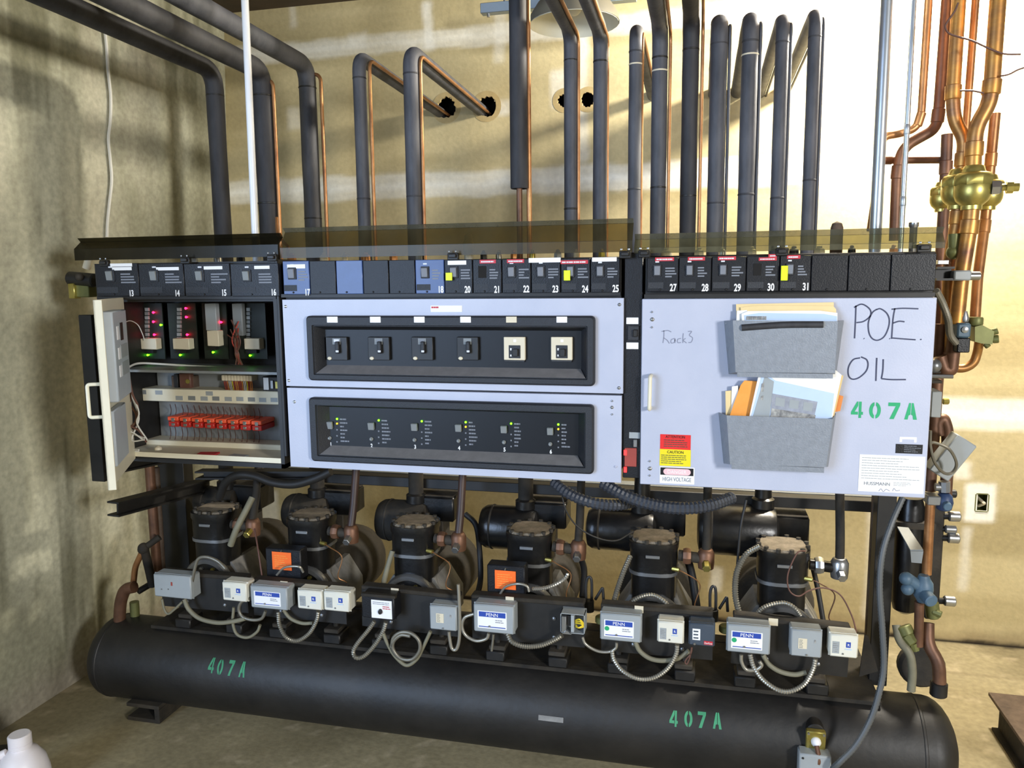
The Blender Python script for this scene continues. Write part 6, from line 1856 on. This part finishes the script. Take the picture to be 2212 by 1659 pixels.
MB().lathe([(.017, -.012), (.019, -.008), (.019, .008), (.017, .012)], U(2108, 694, 2.48), (0, 0, 1), 14).build('union', 'olive', t)
hose([U(*p) for p in [(2022, 628, 2.2), (2036, 655, 2.25), (2048, 690, 2.3), (2052, 722, 2.36), (2066, 742, 2.4)]], .0085, 'flex', 'flexible grey conduit from the strip to the solenoid at the right', None, True)
# clutter at the right edge of the right cabinet
tag(MB().cyl(U(2033, 700, 2.5), U(2008, 1060, 2.5), .017, n=14).build('riser_pipe', 'copper_dark'), 'dark brown riser pipe hugging the right edge of the right cabinet', 'pipe')
x0, x1, z0, z1 = RC(2012, 846, 2034, 902, 2.34)
tag(MB().box(x0, x1, 2.34, 2.42, z0, z1, .002).build('junction_box', 'box_grey'), 'small grey box at the right edge of the right cabinet', 'box')
tag(MB().cyl(U(2036, 867, 2.44), U(2050, 867, 2.44), .009, n=8, ch=.002).build('service_port', 'brass'), 'small brass cap on the wall side of the grey box', 'cap')
mb = MB().box(*[f(v) for f in (lambda v: v,) for v in (0, 0.001, 0, .001, 0, .001)]) if False else MB()
c = U(2018, 790, 2.42); mb.sphere(c, .02, 12, 8); mb.cyl(c + Vector((-.01, 0, -.03)), c + Vector((.05, 0, -.03)), .006, n=8)
tag(mb.build('cap_nut', 'gasket'), 'round steel cap nut beside the copper U-bend', 'cap')
mb = MB().box(U(2010, 812, 2.42).x, U(2036, 812, 2.42).x, 2.42, 2.46, U(2010, 828, 2.42).z, U(2010, 822, 2.42).z)
mb.box(U(2010, 812, 2.42).x, U(2032, 812, 2.42).x, 2.42, 2.46, U(2010, 806, 2.42).z, U(2010, 802, 2.42).z)
tag(mb.build('bracket', 'cast_dull', None, 0), 'two dusty bracket fins below the copper U-bend', 'bracket')
tag(MB().tube(fillet(px_path([(2028, 940, 2.5), (2026, 912, 2.5), (2038, 903, 2.5), (2046, 925, 2.5), (2048, 985, 2.5), (2042, 1080, 2.46)], 0), .04), .017, 14).build('copper_pipe', 'copper_dark'), 'dark copper hairpin bend right of the data sheet', 'pipe')
# tilted grey box
A = U(2052, 985, 2.4)
R = Matrix.Rotation(math.radians(33), 3, 'Y')
o = MB().box(A.x - .03, A.x + .03, 2.37, 2.43, A.z - .062, A.z + .062, .003, R).build('junction_box', 'box_grey')
tag(o, 'grey box tilted to the right beside the data sheet edge', 'box')
tag(MB().tube(cat_rom(px_path([(2008, 960, 2.3), (2018, 956, 2.3), (2050, 970, 2.3), (2066, 1000, 2.32), (2058, 1020, 2.33), (2040, 1022, 2.32), (2020, 1000, 2.3), (2010, 965, 2.3), (2010, 930, 2.3)], 0)), .0042, 8).build('cable', 'flex'), 'grey cable loop in front of the tilted grey box', 'cable')
# black filter drum, blue valves, sight glasses, copper line
y = 2.56
x0, x1, z0, z1 = RC(1934, 1078, 1996, 1330, y)
rr_ = (x1 - x0) / 2
t = thing('filter_drum', ((x0 + x1) / 2, y, z0), 'tall black cylinder at the right end behind the brackets', 'drum')
MB().lathe([(rr_ * .4, 0), (rr_ * .85, .012), (rr_, .04), (rr_, z1 - z0 - .03), (rr_ * .8, z1 - z0)], ((x0 + x1) / 2, y + rr_ * .6, z0), (0, 0, 1), 28).build('shell', 'cast', t)
x0, x1, z0, z1 = RC(2004, 1075, 2036, 1340, y)
t = thing('oil_separator', ((x0 + x1) / 2, y, z0), 'slim dark column carrying chrome sight caps at the right end', 'column')
MB().box(x0, x1, y, y + .07, z0, z1, .006).build('column', 'cast_dull', t)
for (px, py, m_) in ((2050, 1066, 'black'), (2058, 1115, 'steel'), (2050, 1143, 'gasket'), (2056, 1162, 'steel'), (2048, 1298, 'steel')):
    c = U(px, py, y)
    r_ = .013 if m_ != 'steel' else .0165
    MB().cyl(U(px - 22, py, y + .01), c, r_ * .6, n=10).build('cap_stem', 'black', t)
    MB().cyl(c - Vector((.012, 0, 0)), c + Vector((.02, 0, 0)), r_, n=12, ch=.003).build('sight_cap', m_, t)
tag(MB().tube(px_path([(2010, 1080, 2.44), (2002, 1240, 2.44)], 0), .0135, 12).build('copper_pipe', 'copper'), 'straight copper pipe above the blue valve at the right end', 'pipe')
t = thing('blue_valve', U(1990, 1290, 2.4), 'blue painted valve on the copper pipe right of the grey hose', 'valve')
c = U(1994, 1272, 2.42)
MB().lathe([(.014, -.04), (.018, -.032), (.026, -.02), (.028, 0), (.026, .02), (.018, .032), (.014, .042)], c, (0, 0, 1), 14).build('body', 'blue_paint', t)
MB().cyl(c + Vector((0, -.015, -.01)), c + Vector((.012, -.05, -.018)), .019, n=14, ch=.003).build('cap', 'blue_paint', t)
MB().cyl(c, c + Vector((-.05, -.012, .035)), .017, n=12, ch=.003).sphere(c + Vector((-.05, -.012, .032)), .02, 12, 8).sphere(c + Vector((-.045, -.012, -.0)), .018, 10, 8).build('side_port', 'blue_paint', t)
tag(MB().tube(px_path([(1986, 1300, 2.42), (1984, 1395, 2.42)], 0), .0135, 12).build('copper_pipe', 'copper_dark'), 'tarnished copper pipe below the blue valve at the right end', 'pipe')
t = thing('blue_valve', U(2040, 1095, 2.44), 'dark blue valve at the lower right corner of the right cabinet', 'valve')
c = U(2040, 1085, 2.44)
MB().lathe([(.012, -.025), (.02, -.02), (.024, 0), (.02, .02), (.012, .028)], c, (0, 0, 1), 14).build('body', 'blue_dark', t)
MB().cyl(c + Vector((0, -.01, 0)), c + Vector((0, -.036, -.005)), .012, n=8, ch=.002).build('cap', 'blue_paint', t)
mb = MB().box(*[U(2004, 1075, 2.42).x, U(2034, 1075, 2.42).x], 2.42, 2.47, U(2010, 1092, 2.42).z, U(2010, 1072, 2.42).z, .003)
mb.cyl(U(2020, 1052, 2.44), U(2046, 1052, 2.44), .012, n=10).cyl(U(2040, 1040, 2.44), U(2040, 1062, 2.44), .016, n=8)
tag(mb.build('valve_manifold', 'gasket'), 'grey metal manifold at the lower right corner of the cabinet', 'manifold')
# brackets between post and drum
A = U(1950, 1150, 2.44); B_ = U(1985, 1205, 2.40)
mb = MB(); quadplate([U(1938, 1140, 2.50), U(1962, 1142, 2.50), U(1994, 1190, 2.36), U(1966, 1190, 2.36)], -.004, mb); quadplate([U(1966, 1190, 2.36), U(1994, 1190, 2.36), U(1990, 1216, 2.36), U(1968, 1214, 2.36)], -.004, mb)
tag(mb.build('bracket', 'grey_mid', None, 0), 'grey channel bracket slanting forward right of the right post', 'bracket')
mb = MB().box(U(1926, 1140, 2.5).x, U(2030, 1140, 2.5).x, 2.535, 2.566, U(1990, 1152, 2.5).z, U(1990, 1138, 2.5).z)
tag(mb.build('strap', 'cast_dull', None, 0), 'dark strap across the black cylinder at the right end', 'strap')
# lower right pipes into the tank
tag(MB().tube(fillet(px_path([(1936, 1350, 2.44), (1942, 1385, 2.42), (1966, 1410, 2.40), (1972, 1450, 2.4), (1968, 1492, 2.4)], 0), .05), .012, 12).build('pipe', 'flex_green'), 'grey-green pipe bending down into the right end of the tank', 'pipe')
tag(MB().tube(fillet(px_path([(2004, 1345, 2.46), (2004, 1392, 2.44), (2028, 1430, 2.42), (2030, 1490, 2.42)], 0), .06), .0185, 14).build('copper_pipe', 'copper_dark'), 'thick copper pipe bending down into the right end of the tank', 'pipe')
c = U(2028, 1482, 2.42)
tag(MB().cyl(c - Vector((0, 0, .03)), c + Vector((0, 0, .012)), .024, n=18, ch=.003).build('pipe_collar', 'black'), 'black collar where thick copper pipe enters the tank', 'collar')
mb = MB().cyl(U(1956, 1370, 2.43), U(1972, 1390, 2.42), .022, n=8, ch=.003).cyl(U(1950, 1352, 2.44), U(1960, 1372, 2.43), .024, n=10, ch=.003).cyl(U(1972, 1388, 2.42), U(1976, 1404, 2.42), .014, n=8)
tag(mb.build('brass_union', 'olive'), 'tarnished union fitting left of the copper pipe, above the tank end', 'fitting')
mb = MB().cyl(U(2012, 1300, 2.47), U(2016, 1334, 2.47), .02, n=10, ch=.003).cyl(U(2014, 1320, 2.46), U(2034, 1328, 2.45), .011, n=8, ch=.002)
tag(mb.build('green_valve', 'olive'), 'green tarnished valve below the chrome caps at the right end', 'valve')
mb = MB().lathe([(.001, 0), (.055, .004), (.062, .02), (.062, .05)], U(1988, 1440, 2.60), (0, -.2, 1), 20)
# gusset at foot of right post
q = [U(1868, 1372, 2.44), U(1876, 1374, 2.44), U(1897, 1450, 2.44), U(1856, 1462, 2.44)]
mb = MB(); quadplate(q, .006, mb)
tag(mb.build('gusset', 'dirty_black', None, 0), 'dusty triangular gusset at the foot of the right post', 'gusset')
# upright dark end saddle behind the tank at right
c = U(1995, 1440, 2.56)
tag(MB().lathe([(.07, 0), (.07, .02), (.06, .03)], (c.x, 2.60, c.z - .01), (0, -1, 0), 24).build('end_disc', 'cast_dull'), 'dusty round disc standing behind the pipes at the right tank end', 'disc')

# ================================================================== FOREGROUND BITS
c = UZ(50, 1620, .24)
yj = 1.86
x0, x1, z0, z1 = RC(-12, 1585, 107, 1659, yj)
cx_ = U(47, 1640, yj).x
top = U(47, 1586, yj).z
s = 1 / (1688 / 2.33)
t = thing('plastic_jug', (cx_, yj, 0), 'white plastic jug with a screw cap on the floor, lower left corner', 'jug')
zn = top - .043
R_ = .078
MB().lathe([(R_ * .9, .0), (R_, .02), (R_, zn - .105), (R_ * .98, zn - .085), (R_ * .86, zn - .045), (R_ * .6, zn - .014), (.028, zn), (.026, zn + .008)], (cx_, yj, 0), (0, 0, 1), 28).build('bottle', 'jug', t)
MB().lathe([(.031, 0), (.033, .002), (.033, .013), (.031, .0135), (.033, .015), (.033, top - zn - .004), (.029, top - zn), (.001, top - zn)], (cx_ + .0, yj, zn + .0), (0, 0, 1), 32).build('cap', 'jug', t)
MB().tube(fillet([(cx_ - .03, yj - .025, zn - .01), (cx_ - .085, yj - .06, zn - .03), (cx_ - .09, yj - .065, zn - .12), (cx_ - .05, yj - .04, zn - .16)], .03), .013, 10).build('handle', 'jug', t)
p = UZ(0, 1605, 0)
x0, x1, z0, z1 = RC(-60, 1580, 30, 1625, 1.98)
tag(MB().box(x0, x1, 1.9, 2.0, .0, .05, .006, Matrix.Rotation(.35, 3, 'Z')).build('black_case', 'black'), 'black case at the left edge behind the white jug', 'case')
# dark steel stand at the right edge
a = UZ(2135, 1495, .12); b = UZ(2212, 1500, .12)
g0 = UZ(2137, 1560, 0)
t = thing('steel_stand', (a.x + .2, a.y - .1, 0), 'dark steel beam stand with a flat plate top at the right edge', 'stand')
zt_ = .13
A = UZ(2135, 1495, zt_); 
x0 = A.x
y1_ = A.y; y0_ = y1_ - .42
MB().box(x0, x0 + .5, y0_, y1_, zt_ - .012, zt_, .001).build('top_plate', 'rust', t)
for xx in (x0 + .012,):
    MB().box(xx, xx + .05, y0_ + .0, y1_ - .02, zt_ - .02, zt_ - .012).box(xx, xx + .05, y0_, y1_ - .02, .0, .01).box(xx + .02, xx + .028, y0_, y1_ - .02, .01, zt_ - .02).build('beam', 'dirty_black', t, 0)
MB().box(x0 + .4, x0 + .45, y0_, y1_ - .02, 0, zt_ - .012).build('beam', 'dirty_black', t, 0)

# ================================================================== LAST SMALL THINGS
t = thing('bare_bulb_lamp', (LAMP[0], LAMP[1], LAMP[2] + .07), 'bare bulb hanging near the wall above the copper pipes', 'lamp')
MB().sphere((LAMP[0], LAMP[1], LAMP[2] + .10), .03, 14, 10).build('bulb', 'bulb', t)
MB().cyl((LAMP[0], LAMP[1], LAMP[2] + .125), (LAMP[0], LAMP[1], CEIL - .001), .02, n=12).build('socket', 'lamp_out', t)
# fittings at the left end of the strip
t = thing('end_valve', U(170, 620, 2.3), 'black valve with a brass foot at the left end of the strip', 'valve')
MB().cyl(U(150, 601, 2.3), U(206, 606, 2.3), .024, n=14, ch=.004).build('body', 'black', t)
c = U(172, 598, 2.272); MB().sphere(c, .014, 12, 8).build('knob', 'cast_dull', t)
x0, x1, z0, z1 = RC(152, 612, 165, 645, 2.29)
MB().box(x0, x1, 2.28, 2.31, z0, z1, .002).build('foot', 'brass', t)
x0, x1, z0, z1 = RC(168, 614, 196, 642, 2.30)
MB().box(x0, x1, 2.29, 2.33, z0, z1, .003).build('bracket', 'olive', t)
tag(MB().tube(cat_rom(px_path([(176, 534, 2.3), (192, 540, 2.3), (193, 556, 2.3), (187, 580, 2.3)], 0), 5), .014, 12).build('pipe_elbow', 'cream'), 'pale pipe elbow under the left end of the dark smoked cover', 'pipe')
tag(MB().tube(cat_rom(px_path([(598, 470, 2.32), (600, 505, 2.3), (612, 522, 2.29), (622, 534, 2.28), (620, 552, 2.28)], 0), 6), .0048, 8).build('copper_tube', 'copper'), 'bent bare copper tube between the dark and the tall brown cover', 'pipe')
c = U(1012, 546, 2.30)
tag(MB().lathe([(.013, -.1), (.013, .0), (.016, .004), (.016, .03), (.012, .036), (.011, .05), (.006, .056)], c, (0, 0, 1), 14).build('relief_valve', 'box_white'), 'pale relief valve standing behind the tall brown cover', 'valve')
c = U(1808, 492, 2.39)
tag(MB().lathe([(.017, -.3), (.017, 0), (.013, .012), (.001, .018)], c, (0, 0, 1), 16).build('pipe_stub', 'rust'), 'short rounded pipe stub just above the pale cover', 'pipe')
c = U(1974, 484, 2.39)
tag(MB().lathe([(.010, -.3), (.010, -.01), (.013, -.006), (.013, .004), (.001, .010)], c, (0, 0, 1), 12).build('pipe_stub', 'steel'), 'bright steel stub right of the slim galvanised conduit', 'pipe')
for P, lab in (([(2070, 6), (2062, 25), (2048, 45), (2042, 58), (2050, 72), (2072, 80), (2100, 88), (2135, 104), (2168, 116), (2205, 117)], 'tie wire looping across the upper copper pipes'),
               ([(2162, 164), (2180, 160), (2200, 150), (2225, 142)], 'twisted wire end right of the thickest copper pipe'),
               ([(2074, 196), (2100, 196), (2125, 201)], 'short tie wire joining the two kinked copper pipes')):
    tag(MB().tube(cat_rom(px_path([(a_, b_, 2.41) for a_, b_ in P], 0), 5), .0026, 6).build('tie_wire', 'wire_brown'), lab, 'wire', 'tie wires on the copper pipes')
tag(MB().tube(cat_rom(px_path([(1845, 1270, 2.5), (1852, 1300, 2.45)], 0), 4), .002, 6).build('thin_wire', 'wire_brown'), 'thin wire end left of the right post', 'wire') if False else None
